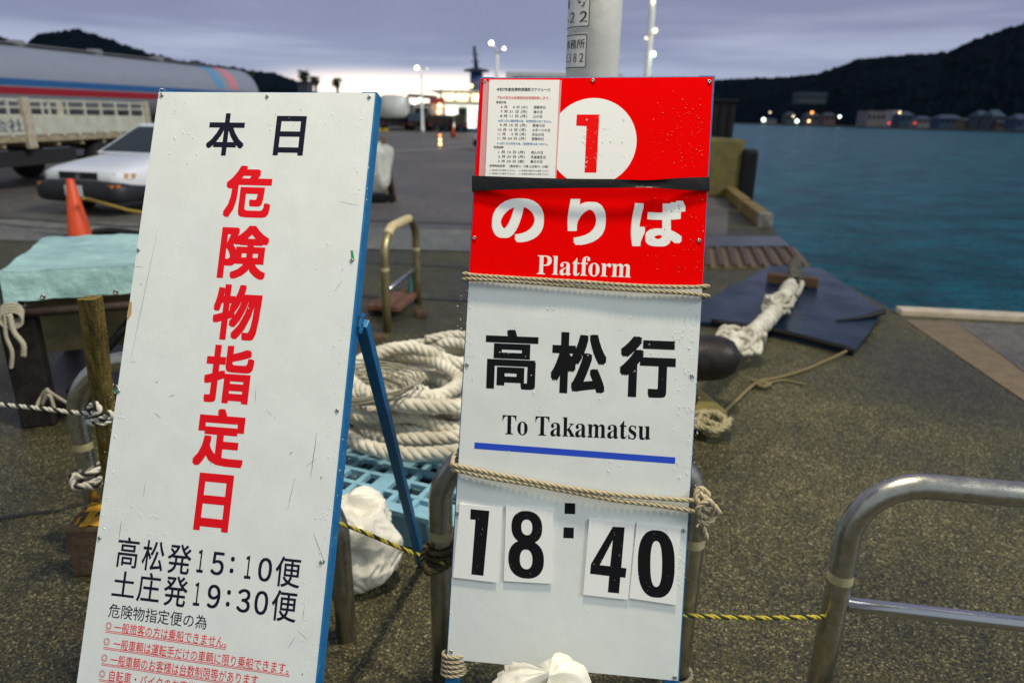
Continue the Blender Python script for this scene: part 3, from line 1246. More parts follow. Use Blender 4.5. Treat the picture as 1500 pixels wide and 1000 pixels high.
# ---- platform sign, on the right
RQ = [(704.5, 115), (1045.5, 112.5), (993, 996.5), (655, 964.5)]
RP = Plane((.1475, 1.3875, .97), (-.12, -.94, .31), RQ)
RS = thing('platform_sign', 'red and white boat platform sign showing the number 1 and the time 18:40', 'sign board', (.12, 1.05, 0))
obj('white_panel', sheet(RP, [(687, 412), (1029, 418), (993, 996.5), (655, 964.5)]), WHITE, RS)
obj('red_panel', sheet(RP, [(704.5, 115.3), (1044.5, 113), (1029, 417.6), (687, 411.6)]), RED, RS)
for nm, m_ in board_frame(RP, [(703.3, 113), (1047.3, 110.6), (994.8, 998), (653.4, 966)], .026, .032):
    obj(nm, m_, BLUE, RS)
# the far legs that stand this frame up
for x, y in ((688, 420), (1026, 430)):
    a = RP.pt(x, y, -.03) + Vector((0.02 if x < 800 else -.02, 0, 0))
    mb = MB()
    mb.beam(a, (a.x + .02, 1.93, .005), .028, .03, (1, 0, 0), .002)
    obj('rear_leg', mb, BLUE, RS)


def z7(x, y):
    return 660 + x * .34, 100 + y * .34


def z8(x, y):
    return 650 + x * .36, 400 + y * .36


def z2(x, y):
    return 600 + x / 3, 700 + y / 3


mb = MB()
n_ = 72
a_, b_ = RP.axes(208)
c_ = RP.pt(867.5, 208, .00016)
rad_ = 64.5 * RP.mpp(868, 208)
mb.add([c_] + [c_ + (a_ * math.cos(2 * math.pi * k / n_) + b_ * math.sin(2 * math.pi * k / n_)) * rad_ for k in range(n_)], [(0, 1 + k, 1 + (k + 1) % n_) for k in range(n_)])
obj('number_disc', mb, WHITEINK, RS)
mb = MB()
poly(mb, RP, [z7(*p) for p in ((544, 200), (641, 200), (628, 450), (577, 450), (586, 250), (541, 248))], .0003)
obj('platform_number', mb, M('sign_red_ink', (.84, .001, .001), .6, spec=.1), RS)
for g_ in (('の', *z7(290, 655), 76, 64, (.036, .036)), ('り', *z7(586, 663), 56, 68, (.040, .036)), ('ば', *z7(894, 669), 79, 69, (.036, .036))):
    mb = MB()
    glyph(mb, RP, *g_, res=6)
    obj('white_character', mb, WHITEINK, RS)
mb = MB()
line(mb, RP, mbold('Platform'), z7(372, 846), z7(776, 860), 29, res=6)
obj('white_lettering', mb, WHITEINK, RS)
for g_ in (('高', *z8(275, 351), 77, 87, (.036, .022)), ('松', *z8(549, 366), 81, 90, (.036, .030)), ('行', *z8(829, 382), 82, 91, (.040, .034))):
    mb = MB()
    glyph(mb, RP, *g_, res=4)
    obj('black_character', mb, INKB, RS)
mb = MB()
line(mb, RP, mbold('To Takamatsu'), z8(235, 616), z8(838, 638), 29, res=6)
obj('black_lettering', mb, INKB, RS)
for q in (((682, 108), (728, 110), (728, 158), (681, 156)), ((677, 215), (722, 217), (721, 264), (675, 262))):
    mb = MB()
    poly(mb, RP, [z2(*p) for p in q])
    obj('colon_dot', mb, INKB, RS)
mb = MB()
poly(mb, RP, [(695.3, 647.5), (989.5, 669.5), (988.6, 679), (694.6, 656.8)])
obj('blue_rule', mb, BLUEINK, RS)
for x, y in ((710, 120), (868.5, 118.3), (1039, 119.7), (695, 348.5), (1024, 352.5), (684, 534), (1013.5, 550.5), (1001, 777), (660.5, 954), (988.5, 991.5), (669.5, 751)):
    screw(RP, x, y, RS, .0046)
mb = MB()
droplets(mb, RP, [(950, 130, 1035, 255), (985, 150, 1030, 250), (940, 290, 1030, 400), (1000, 150, 1030, 400)], 200, .0004, .0014)
wd = obj('water_droplets', mb, DROPR, RS)
wd['kind'] = 'stuff'
mb = MB()
droplets(mb, RP, [(850, 170, 915, 250), (1000, 430, 1025, 720), (985, 470, 1020, 700), (990, 770, 1003, 860), (670, 420, 700, 560), (660, 730, 1000, 900), (700, 440, 1000, 700)], 420, .0006, .0022)
wd = obj('water_droplets', mb, DROP, RS)
wd['kind'] = 'stuff'

# the four number cards
CARDM = M('card_white', (.82, .83, .82), .32, spec=.3)
DIG = {
    '1': ('white card with the black figure 1, the first of the time on the platform sign', [(222, 110), (410, 128), (383, 455), (192, 432)]),
    '8': ('white card with the black figure 8 on the platform sign', [(425, 122), (632, 132), (622, 460), (415, 448)]),
    '4': ('white card with the black figure 4 on the platform sign', [(790, 178), (990, 195), (960, 530), (763, 508)]),
    '0': ('white card with the black figure 0, the last of the time on the platform sign', [(998, 195), (1192, 212), (1168, 553), (965, 523)])}
for dgt, (lab, q) in DIG.items():
    m_ = MB()
    m_.slab([RP.pt(*z2(*p), .0045) for p in q], .0040, RP.n)
    cd_ = obj('number_card', m_, CARDM)
    tag(cd_, lab, 'number card', 'time cards on the platform sign')
    m_ = MB()
    L_ = .00466
    if dgt == '1':
        poly(m_, RP, [z2(*p) for p in ((270, 133), (352, 141), (326, 425), (273, 419), (291, 180), (268, 178))], L_)
    elif dgt == '4':
        pts = [z2(*p) for p in ((893, 210), (945, 213), (930, 389), (953, 392), (948, 434), (926, 431), (920, 502), (871, 497), (877, 426), (793, 416), (797, 374))]
        cut = [z2(*p) for p in ((893, 268), (881, 383), (836, 378))]
        P_ = [RP.pt(*p, L_) for p in pts]
        Q_ = [RP.pt(*p, L_) for p in cut]
        # pieces round the counter
        m_.add(P_ + Q_, [(0, 1, 2, 12, 11), (0, 11, 13, 10), (10, 13, 12, 2, 3, 4, 5, 8, 9), (5, 6, 7, 8)])
    elif dgt == '8':
        ringp(m_, RP, *z2(516, 213), 45, 47.5, 14.5, 12.5, L_, 2.3, slant=-.03)
        ringp(m_, RP, *z2(513, 353), 52, 55.5, 16.8, 13.5, L_ + .0001, 2.3, slant=-.03)
    else:
        ringp(m_, RP, *z2(1083, 373), 54, 100, 18.5, 16, L_, 2.5, slant=-.03)
    obj('numeral', m_, INKB, cd_)
    m_ = MB()
    x0, y0 = z2(*q[0])
    x1, y1 = z2(*q[2])
    droplets(m_, RP, [(x0 - 2, y0 + 8, x1 - 10, y1 - 8)], 22, .0004, .0012)
    for v in m_.v:
        v += RP.n * .0045
    w_ = obj('water_droplets', m_, DROP, cd_)
    w_['kind'] = 'stuff'

# paper notice in a clear sleeve


def zn(x, y):
    return 700 + .16 * x, 110 + .16 * y


PN = thing('paper_notice', 'printed paper schedule in a clear sleeve pinned to the red panel', 'notice', tuple(RP.pt(765, 260, 0)))
mb = MB()
mb.slab([RP.pt(*zn(*p), .0016) for p in ((52, 66), (768, 52), (715, 1010), (8, 985))], .0010, RP.n)
obj('clear_sleeve', mb, M('frosted_sleeve', (.78, .42, .45), .35, alpha=.55, var=(300, (.9, .62, .62), .7)), PN)
mb = MB()
mb.slab([RP.pt(*zn(*p), .0027) for p in ((107, 48), (748, 50), (705, 985), (68, 955))], .0008, RP.n)
pg = obj('page', mb, PAPER, PN)
mb, mr, mbl = MB(), MB(), MB()
LF = .00290
line(mb, RP, '令和7年度危険物便運航スケジュール', zn(172, 137), zn(665, 138), 5.2, (.012, .012), LF)
line(mr, RP, '下記の祝日は危険物指定便運航致します。', zn(175, 212), zn(655, 215), 4.4, (.006, .006), LF)
line(mb, RP, '令和7年', zn(167, 254), zn(262, 256), 4.2, (.012, .012), LF)
for y, l, r_, s1, s2 in ((298, 212, 456, '5 月 　6 日 (火)', '振替休日'), (340, 210, 454, '7 月 21 日 (月)', '海の日'), (381, 206, 452, '8 月 11 日 (月)', '山の日'), (464, 203, 447, '9 月 15 日 (月)', '敬老の日'), (506, 185, 443, '10 月 13 日 (月)', 'スポーツの日'), (546, 183, 440, '11 月 　3 日 (月)', '文化の日'), (586, 181, 438, '11 月 24 日 (月)', '振替休日'),
                         (710, 190, 432, '1 月 12 日 (月)', '成人の日'), (752, 187, 430, '2 月 23 日 (月)', '天皇誕生日'), (793, 186, 427, '3 月 20 日 (金)', '春分の日')):
    line(mb, RP, s1, zn(l, y), zn(r_, y + 2), 4.6, (.006, .006), LF)
    x0 = r_ + 56
    line(mb, RP, s2, zn(x0, y + 2), zn(x0 + 27 * len(s2), y + 3), 4.4, (.008, .008), LF)
line(mb, RP, '令和8年', zn(144, 664), zn(238, 666), 4.2, (.012, .012), LF)
line(mb, RP, '危険物指定便　（高松発15：10便 土庄発19：30便）', zn(107, 833), zn(645, 842), 3.8, (.008, .008), LF)
for y in (873, 903):
    line(mb, RP, '※一般旅客の方は乗船できません。　※一般車輌は運転手のみ乗船できます。', zn(106, y), zn(652, y + 9), 2.6, (0, 0), LF)
line(mbl, RP, '※8月13日は臨時便の為、危険物便はありません。', zn(186, 422), zn(680, 430), 3.8, (.006, .006), LF)
obj('blue_print', mbl, M('print_blue', (.04, .22, .50), .5), pg)
mbl = MB()
line(mbl, RP, '※12月31日は年末の為、危険物便はありません。', zn(176, 628), zn(645, 637), 3.8, (.006, .006), LF)
obj('black_print', mb, INK, pg)
obj('red_print', mr, M('print_red', (.65, .06, .03), .5), pg)
obj('blue_print', mbl, M('print_blue', (.04, .22, .50), .5), pg)


# rubber strap round the red panel
def strap():
    m_ = MB()
    cols = []
    N_ = 40
    for i in range(N_ + 1):
        t_ = i / N_
        x = 692 + (1038.5 - 692) * t_
        sag = math.sin(math.pi * t_)
        y0 = 258.5 + 2 * t_ + 5.5 * sag ** 1.2
        y1 = 280.5 + .0 * t_ - 2.5 * sag
        tw = math.exp(-((t_ - .74) / .10) ** 2)
        lift = .006 + .012 * sag
        cols.append([RP.pt(x, y0 + 3 * tw, lift + .003 * tw), RP.pt(x, (y0 * .6 + y1 * .4), lift + .002 - .006 * tw), RP.pt(x, y1 - 1.5 * tw, lift + .002 * tw)])
    vs_, fs_ = [], []
    for c in cols:
        vs_ += c
    for i in range(N_):
        for j in range(2):
            fs_.append((3 * i + j, 3 * i + 3 + j, 3 * i + 4 + j, 3 * i + 1 + j))
    m_.add(vs_, fs_, True)
    # ends fold round the stiles
    for x, s_ in ((692, -1), (1038.5, 1)):
        y0, y1 = (258.5, 280.5) if s_ < 0 else (260.5, 280.5)
        a0, a1 = RP.pt(x, y0, .006), RP.pt(x, y1, .006)
        b0, b1 = RP.pt(x - s_ * -1, y0, -.045), RP.pt(x - s_ * -1, y1, -.045)
        m_.add([a0, a1, b1, b0], [(0, 1, 2, 3)])
    return m_


st = strap()
# give it thickness
nv = len(st.v)
st2 = MB()
st2.add(st.v, st.f, True)
st2.add([v - RP.n * .0016 for v in st.v], [tuple(reversed(f)) for f in st.f], True)
tag(obj('rubber_strap', st2, M('strap_black', (.007, .007, .008), .36, bump=(60, .3), spec=.3)), 'black rubber strap stretched across the red panel of the platform sign', 'strap')


def board_rope(name, lab, strands, r=.0045, mat=ROPE):
    m_ = MB()
    for pts in strands:
        rope(m_, [RP.pt(x, y, l) for x, y, l in pts], r, 3, r * 8, 6, fuzz=.12)
    return tag(obj(name, m_, mat), lab, 'rope')


board_rope('tie_rope', 'doubled hemp cord wrapped round the platform sign just under the word Platform', [
    [(686, 404, -.04), (680.5, 402.5, -.006), (682, 401.2, .009), (700, 404, .008), (760, 408, .009), (850, 413.5, .010), (940, 419.5, .010), (1010, 421, .009), (1034, 419.5, .008), (1037, 420.5, -.006), (1030, 421, -.04)],
    [(686, 409, -.04), (680.5, 408.5, -.006), (682, 408.6, .008), (710, 410, .009), (780, 414.5, .009), (850, 420, .008), (930, 425.5, .010), (1000, 429.5, .010), (1033, 433.5, .008), (1037, 434, -.006), (1030, 434, -.04)]])
lr = board_rope('tie_rope', 'doubled hemp cord knotted at the right edge of the platform sign above the time cards', [
    [(675, 664, -.05), (666, 664, -.02), (663.5, 678, .006), (672, 681, .010), (715, 690, .011), (760, 699, .012), (830, 712, .013), (900, 722, .013), (970, 728, .012), (1015, 731, .011), (1030, 732, .006), (1036, 728, -.03)],
    [(675, 672, -.05), (664, 676, -.015), (664, 686, .006), (680, 689, .010), (720, 698, .012), (770, 706, .012), (840, 719, .012), (900, 730, .013), (950, 736, .013), (990, 742, .012), (1018, 747, .011), (1028, 750, .0), (1032, 750, -.04)]], .0052)
mb = MB()
kc = [(1028, 735, .0), (1036, 722, .012), (1024, 714, .006), (1019, 728, .014), (1032, 742, .018), (1044, 738, .010), (1050, 750, .0), (1040, 758, -.004), (1026, 752, .012), (1021, 740, .020), (1034, 730, .022), (1046, 742, .012), (1054, 751, .004)]
rope(mb, [RP.pt(x, y, l) for x, y, l in kc], .0062, 3, .04, 6)
rope(mb, [RP.pt(x, y, l) for x, y, l in ((1020, 716, .0), (1028, 724, .016), (1040, 734, .014), (1044, 748, .006), (1038, 762, -.01), (1032, 772, -.03), (1036, 786, -.04), (1040, 797, -.045), (1034, 792, -.05), (1028, 778, -.05))], .0066, 3, .042, 6)
rope(mb, [RP.pt(x, y, l) for x, y, l in ((1030, 752, -.01), (1024, 760, .004), (1034, 765, .006), (1046, 757, .0), (1040, 748, -.01))], .0058, 3, .04, 6)
obj('knot', mb, ROPE, lr)
# cord round the left leg below the panel
mb = MB()
ax_, _ = RP.axes(960)
dn_ = (RP.quad[3] - RP.quad[0]).normalized()
base = RP.pt(653.4, 966, -.017) + ax_ * .016
hl = []
for i in range(60):
    a = i * 2 * math.pi / 12
    c = base + dn_ * (-.012 + .052 * i / 60)
    hl.append(c + ax_ * (math.cos(a) * .026) + RP.n * (math.sin(a) * .023))
rope(mb, hl, .0044, 3, .035, 6)
tag(obj('tie_rope', mb, ROPE), 'cord wound round the blue leg under the lower corner of the platform sign', 'rope')

# ================================================================== LAMP POLE behind the platform sign
PX, PY, PR = .225, 2.2, .0785
LT = thing('street_lamp', 'white lamp pole with number stickers standing behind the platform sign', 'street lamp', (PX, PY, 0))
mb = MB()
mb.lathe([(PR, .02), (PR, 2.0), (PR * .97, 4.9), (PR * .6, 4.93), (.01, 4.95)], (PX, PY, 0), 48)
obj('pole', mb, POLEW, LT)
mb = MB()
mb.lathe([(.16, 0), (.16, .02), (.10, .024), (.095, .06)], (PX, PY, 0), 24)
obj('base_flange', mb, STEEL, LT)
mb = MB()
mb.tube(resample([(PX, PY, 4.80), (PX + .02, PY - .2, 4.92), (PX + .04, PY - .38, 4.95)], .05), .03, 12)
obj('arm', mb, POLEW, LT)
LX, LY, LZ = PX + .06, PY - .50, 4.93
mb = MB()
mb.box((LX, LY, LZ + .05), (.30, .42, .09), None, .03)
hd = obj('lamp_head', mb, M('lamp_housing', (.30, .30, .31), .4), LT)
mb = MB()
mb.box((LX, LY, LZ - .003), (.22, .30, .012), None, .004)
obj('lamp_glass', mb, lampmat('lamp_glass_lit', (1, .86, .60), 6), hd)
ld = bpy.data.lights.new('lamp_light', 'AREA')
ld.shape = 'RECTANGLE'
ld.size, ld.size_y = .22, .30
ld.energy = LAMP_POWER
ld.color = (1.0, .87, .64)
lo = bpy.data.objects.new('lamp_light', ld)
C.objects.link(lo)
lo.location = (LX, LY, LZ - .02)
mb = MB()


def cyl(phi, z, r=PR + .0012):
    return Vector((PX + r * math.sin(phi), PY - r * math.cos(phi), z))


def zpole(y):
    return D(868, y, PY - PR).z


def cyl_text(m_, s, ph0, ph1, z0, z1, bold=.012):
    vs_, fs_, x0, x1, y0, y1 = text_geo(s, 3)
    for dx in (-bold, bold):
        m_.add([cyl(ph0 + (v.x + dx - x0) / (x1 - x0) * (ph1 - ph0), z0 + (v.y - y0) / (y1 - y0) * (z1 - z0), PR + .0011 + dx * .002) for v in vs_], fs_)


def cyl_rect(m_, ph0, ph1, z0, z1, r=PR + .0007, n_=24):
    vs_ = []
    for i in range(n_ + 1):
        p = ph0 + (ph1 - ph0) * i / n_
        vs_ += [cyl(p, z0, r), cyl(p, z1, r)]
    m_.add(vs_, [(2 * i, 2 * i + 2, 2 * i + 3, 2 * i + 1) for i in range(n_)])


LBL = M('sticker_white', (.76, .77, .77), .35)
for k, (pr_, zt, zb_, rows_) in enumerate(((-16, zpole(-60), zpole(40.5), (('番　号', -95, -25, -8, 9), ('１-２２', -108, -22, 16, 32))), (-19, zpole(48), zpole(101), (('事務所', -82, -24, 57, 71), ('２-１３８２', -104, -26, 78, 91))))):
    m_ = MB()
    cyl_rect(m_, R(pr_ - 92), R(pr_), zb_, zt)
    sk = obj('sticker', m_, LBL, LT)
    m_ = MB()
    w_ = .0013
    for z_ in (zt - .004, zb_ + .004):
        cyl_rect(m_, R(pr_ - 90), R(pr_ - 1.5), z_ - w_, z_ + w_, PR + .0010)
    for p_ in (pr_ - 1.5, pr_ - 90):
        cyl_rect(m_, R(p_ - .9), R(p_ + .9), zb_ + .004, zt - .004, PR + .0010, 2)
    for s_, a_, b_, y0, y1 in rows_:
        cyl_text(m_, s_, R(a_), R(b_), zpole(y1), zpole(y0))
    obj('sticker_print', m_, INKB, sk)


# ================================================================== PIPE BARRIERS
def arch_pts(w, h, rc, n=10):
    p = [Vector((0, 0, 0)), Vector((0, 0, (h - rc) * .5)), Vector((0, 0, h - rc))]
    for i in range(1, n + 1):
        a = math.pi / 2 * i / n
        p.append(Vector((rc - rc * math.cos(a), 0, h - rc + rc * math.sin(a))))
    p += [Vector((w * .5, 0, h))]
    for i in range(n + 1):
        a = math.pi / 2 * i / n
        p.append(Vector((w - rc + rc * math.sin(a), 0, h - rc + rc * math.cos(a))))
    p += [Vector((w, 0, (h - rc) * .5)), Vector((w, 0, 0))]
    return p


def barrier(label, loc, rz, w, h, rc=.16, r=.0302, bar=.33, bands=.46, barr=.0135, group=None, mat=None):
    t_ = thing('pipe_barrier', label, 'barrier', (0, 0, 0), group)
    m_ = MB()
    m_.tube(arch_pts(w, h, rc), r, 24)
    obj('arch_pipe', m_, mat or PIPE, t_)
    if bar:
        m_ = MB()
        m_.tube([(r * .9, 0, bar), (w / 2, 0, bar), (w - r * .9, 0, bar)], barr, 16)
        obj('cross_bar', m_, BARMET, t_)
    if bands:
        for x in (0, w):
            m_ = MB()
            m_.tube([(x, 0, bands - .013), (x, 0, bands + .013)], r + .0006, 24, False)
            obj('reflective_band', m_, TAPE, t_)
    place(t_, loc, rz)
    return t_


barrier('bright steel pipe barrier with a thin cross bar, standing clear of both signs', (.838, 1.452, 0), R(-8.5), 1.30, .688, .155, bar=.335, bands=.418, barr=.0185)
barrier('steel pipe barrier that the platform sign is roped to', (-.172, 1.50, 0), R(-1), .640, .735, .16, bar=.33, bands=.49)
barrier('steel pipe barrier behind the danger notice, with black and white rope knotted on its leg', (-1.462, 2.10, 0), R(2), .80, .715, .21, bar=.30, bands=.405)
barrier('dark steel pipe barrier close behind the left edge of the danger notice', (-1.235, 1.91, 0), R(-17.5), .79, .50, .15, bar=.25, bands=None)
FB = barrier('weathered pipe barrier with yellow tape over its top, farther back beside the rust red plate', (-.905, 4.72, 0), R(82), .80, .73, .22, bar=.30, bands=.46, barr=.016, mat=M('pipe_ochre', (.34, .29, .15), .38, .7, var=(20, (.22, .19, .10), .8)))
mb = MB()
mb.tube([p for p in arch_pts(.80, .73, .22, 10)[8:16]], .0345, 16)
obj('tape_wrap', mb, M('yellow_tape', (.60, .47, .18), .4, var=(25, (.66, .60, .48), .9), bump=(40, .5)), FB)
mb = MB()
mb.tube(resample([(.80, .045, .30), (.79, .05, .2), (.77, .055, .12), (.78, .05, .03)], .03), [.010, .014, .017, .017, .02, .02, .02, .018, .016, .015, .015][:len(resample([(.80, .045, .30), (.79, .05, .2), (.77, .055, .12), (.78, .05, .03)], .03))], 8)
obj('teal_cord', mb, M('teal_cord', (.03, .17, .16), .8), FB)
barrier('weathered pipe barrier wound with old rope, half hidden by the danger notice', (-1.085, 4.42, 0), R(172), .80, .76, .22, bar=.33, bands=.46, barr=.016, mat=MATS['pipe_ochre'])
mb = MB()
for k in range(7):
    z_ = .60 + k * .032
    c = Vector((-1.08, 4.42, z_))
    rr_ = .052 + .012 * rnd.random()
    rope(mb, [c + Vector((rr_ * math.cos(i), rr_ * math.sin(i), .010 * i / 6)) for i in range(8)], .017, 3, .10, 5)
rope(mb, [(-1.03, 4.40, .66), (-1.0, 4.38, .58), (-1.04, 4.37, .50), (-1.07, 4.36, .56), (-1.03, 4.37, .64)], .016, 3, .10, 5)
tag(obj('rope_winding', mb, M('grey_old_rope', (.24, .21, .14), .9, var=(60, (.10, .09, .06), .7))), 'old grey rope wound round the leg of the half hidden weathered barrier', 'rope')

mb = MB()
mb.beam(G(561, 452, .075), G(590, 430, .075), .26, .04, (0, 0, 1), .008)
RP_ = tag(obj('rust_plate', mb, M('rust_plate_red', (.19, .085, .05), .85, var=(12, (.11, .05, .03), .8), bump=(50, .4))), 'rust red steel plate propped flat between the weathered barriers', 'plate')
mb = MB()
for p in (G(556, 458, .0), G(594, 432, 0.0)):
    mb = MB()
    mb.box(p + Vector((0, .03, .03)), (.2, .06, .05), (0, 0, .9), .008)
    obj('bearer', mb, PLANK, RP_)
for px_, lab in (((617, 463), 'small rust brown foot block under the far leg of the taped barrier'), ((556, 500), 'small rust brown foot block under the near leg of the taped barrier')):
    mb = MB()
    c = G(*px_)
    mb.box(c + Vector((0, 0, .025)), (.09, .08, .05), (0, 0, .25), .01)
    tag(obj('foot_block', mb, PLANK), lab, 'block')

# block weight with yellow paint, left
WB = thing('weight_block', 'brown stone weight block with flaking yellow paint on top, at the barrier foot', 'weight block', (-1.44, 2.02, 0))
mb = MB()
mb.box((-1.412, 2.02, .095), (.12, .18, .19), (0, 0, .12), .014)
obj('block', mb, RUST, WB)
mb = MB()
vs, fs = [], []
n_ = 12
for i in range(n_ + 1):
    for j in range(n_ + 1):
        x, y = -.03 + .085 * i / n_, -.085 + .17 * j / n_
        q = Matrix.Rotation(.12, 3, 'Z') @ Vector((x, y, 0))
        vs.append(Vector((-1.415, 2.02, .1915)) + q + Vector((0, 0, .012 * max(0, mn.noise(Vector((x * 40, y * 40, 2))) + .15))))
for i in range(n_):
    for j in range(n_):
        if mn.noise(Vector((i * .33, j * .33, 7))) > -.28:
            fs.append((i * (n_ + 1) + j, (i + 1) * (n_ + 1) + j, (i + 1) * (n_ + 1) + j + 1, i * (n_ + 1) + j + 1))
mb.add(vs, fs, True)
obj('flaking_paint', mb, M('flake_yellow', (.62, .33, .01), .7, var=(60, (.3, .17, .03), .6)), WB)

# mossy timber post
mb = MB()
pt_, pb_ = D(132, 436, 1.90), D(172, 742, 2.02)
bm_ = []
N_ = 14
axp = (pt_ - pb_).normalized()
vs, fs = [], []
SG = 20
for i in range(N_ + 1):
    q = i / N_
    c = pb_.lerp(pt_, q)
    for k in range(SG):
        a = 2 * math.pi * k / SG
        ux_, uy_ = math.cos(a), math.sin(a)
        rr_ = .0295 / max(abs(ux_), abs(uy_)) * .86
        rr_ = min(rr_, .033)
        rr_ += .0022 * mn.noise(Vector((k * 1.7, 0, q * 1.5))) + (.002 * mn.noise(Vector((k * .9, q * 9, 3))))
        vs.append(c + Vector((ux_ * rr_, uy_ * rr_, (.006 * mn.noise(Vector((k, 1, 1))) if i == N_ else 0))))
for i in range(N_):
    for k in range(SG):
        fs.append((i * SG + k, i * SG + (k + 1) % SG, (i + 1) * SG + (k + 1) % SG, (i + 1) * SG + k))
fs.append(tuple(N_ * SG + k for k in range(SG)))
fs.append(tuple(range(SG - 1, -1, -1)))
mb.add(vs, fs)
tag(obj('timber_post', mb, WOOD), 'mossy weathered timber post leaning beside the danger notice', 'post')

# black and white rope
PZ = pb_.lerp(pt_, .47)
mb = MB()
BW = [0, 1, 1]
rope(mb, [D(-160, 578, 2.15), D(-60, 586, 2.1), D(0, 592, 2.05), D(60, 598, 2.0), D(110, 604, 1.98), D(140, 606, 1.93), PZ + Vector((-.035, -.035, 0)), PZ + Vector((.02, -.045, .0)), PZ + Vector((.045, .01, .01))], .0075, 3, .05, 6, BW)
rope(mb, [PZ + Vector((.042 * math.cos(i * .9), .042 * math.sin(i * .9), .004 * i - .01)) for i in range(12)], .0085, 3, .05, 6, BW)
rope(mb, [D(130, 600, 1.91), D(138, 590, 1.90), D(147, 602, 1.89), D(138, 612, 1.89), D(150, 616, 1.9), D(160, 604, 1.88), D(166, 612, 1.88)], .0085, 3, .05, 6, BW)
tag(obj('guard_rope', mb, [BKROPE, WHROPE]), 'black and white guard rope running in from the side to the mossy post', 'rope')
mb = MB()
c0 = Vector((-1.462, 2.10, .285))
rope(mb, [c0 + Vector((.038 * math.cos(i * .95), .038 * math.sin(i * .95), .005 * i - .035)) for i in range(15)], .0105, 3, .06, 6, BW)
rope(mb, [c0 + Vector(p) for p in ((-.03, -.04, .03), (-.02, -.055, -.01), (.02, -.06, .0), (.05, -.05, -.01), (.07, -.04, .02), (.09, -.03, -.03), (.11, -.02, -.06))], .0105, 3, .06, 6, BW)
tag(obj('guard_rope', mb, [BKROPE, WHROPE]), 'black and white rope knotted low on the leg of the barrier behind the danger notice', 'rope')

# yellow and black rope: from the danger notice to the sign barrier, and on to the right barrier
YB = [0, 1, 0]
mb = MB()
A_ = D(482, 760, 1.62)
rope(mb, [D(440, 740, 1.60), A_, D(530, 778, 1.60), D(575, 797, 1.57), D(612, 812, 1.53), D(634, 817, 1.475), Vector((-.15, 1.462, .425)), Vector((-.148, 1.515, .425))], .0058, 3, .042, 6, YB)
tag(obj('guard_rope', mb, [YBROPE, BKROPE]), 'yellow and black guard rope slung between the two sign boards', 'rope')
mb = MB()
for q in range(3):
    z_ = .40 + q * .018
    rope(mb, [Vector((-.172 + .0365 * math.cos(i), 1.50 + .0365 * math.sin(i), z_ + .003 * i)) for i in range(9)], .0072, 3, .05, 6)
rope(mb, [(-.207, 1.47, .47), (-.217, 1.46, .43), (-.20, 1.455, .40), (-.17, 1.455, .41), (-.14, 1.46, .43)], .0072, 3, .05, 6)
tag(obj('rope_winding', mb, M('dark_rope', (.05, .04, .018), .8, var=(90, (.12, .10, .03), .7))), 'dark rope wound round the barrier leg at the left edge of the platform sign', 'rope')
mb = MB()
rope(mb, [D(985, 899, 1.54), D(995, 900, 1.455), D(1010, 901, 1.445), D(1050, 903, 1.44), D(1110, 904.5, 1.43), D(1160, 904, 1.42), D(1200, 903, 1.43), D(1215, 902.5, 1.465), D(1228, 902, 1.485)], .0058, 3, .042, 6, [0, 0, 1])
tag(obj('guard_rope', mb, [YBROPE, BKROPE]), 'yellow and black guard rope from the platform sign to the bright steel barrier', 'rope')
mb = MB()
rope(mb, [Vector((.468 + .037 * math.cos(i), 1.49 + .037 * math.sin(i), .05 + .003 * i)) for i in range(9)], .006, 3, .05, 6)
tag(obj('rope_winding', mb, ROPE), 'pale cord looped round the barrier foot right of the platform sign', 'rope')

# ================================================================== PALLET, HAWSER COIL, BAGS
ang = R(-22)
PT = thing('plastic_pallet', 'pale blue plastic lattice pallet under the coiled hawser', 'pallet', (0, 0, 0))
mb = MB()
LW, ST = 1.1, .014


def lat(mb_, z, step, th, w):
    n__ = int(LW / step)
    for i in range(n__ + 1):
        x = -LW / 2 + LW * i / n__
        mb_.box((x, 0, z - .0012), (w, LW, th), None)
        mb_.box((0, x, z), (LW, w, th), None)


lat(mb, .138, .085, .020, .022)
for x in (-.545, -.18, .18, .545):
    mb.box((x, 0, .1372), (.07, 1.104, .0235), None, .003)
    mb.box((0, x, .1368), (1.104, .05, .0232), None, .003)
obj('top_deck', mb, PALLET, PT)
mb = MB()
lat(mb, .014, .11, .020, .02)
for x in (-.53, 0, .53):
    mb.box((x, 0, .0135), (.13, 1.102, .026), None, .003)
obj('bottom_deck', mb, PALLET, PT)
mb = MB()
for x in (-.49, 0, .49):
    for y in (-.49, 0, .49):
        mb = MB()
        mb.box((x, y, .076), (.13, .13, .102), None, .008)
        obj('foot_block', mb, PALLET, PT)
n22 = Vector((math.sin(R(22)), math.cos(R(22)), 0))
place(PT, Vector((-.37, 2.14, 0)) + n22 * .55, ang)

mb = MB()
cc = Vector((-.37, 2.86, .15))
pts = []
layers = [(.038, .385), (.095, .405), (.148, .37)]
for li, (z_, ro) in enumerate(layers):
    rings = [ro, ro - .066, ro - .132, ro - .19]
    if li % 2:
        rings = rings[::-1]
    for ri, rg in enumerate(rings):
        for k in range(18):
            a = 2 * math.pi * k / 18 + li * .4
            rj = rg + .075 * mn.noise(Vector((a * 1.0, li * 3.1, ri * 2.2))) + (.066 * (k / 18) * (1 if li % 2 else -1))
            zj = z_ + .055 * mn.noise(Vector((a * 1.4, li * 2.1, ri * 5.2 + 9))) + (.012 if ri == 1 else 0)
            pts.append(cc + Vector((rj * math.cos(a) * 1.06, rj * math.sin(a), zj)))
rope(mb, pts, .033, 4, .15, 7, fuzz=.30, step=.020)
HC = tag(obj('hawser_coil', mb, HAWSER), 'big coil of thick white braided hawser heaped on the blue pallet', 'rope coil')
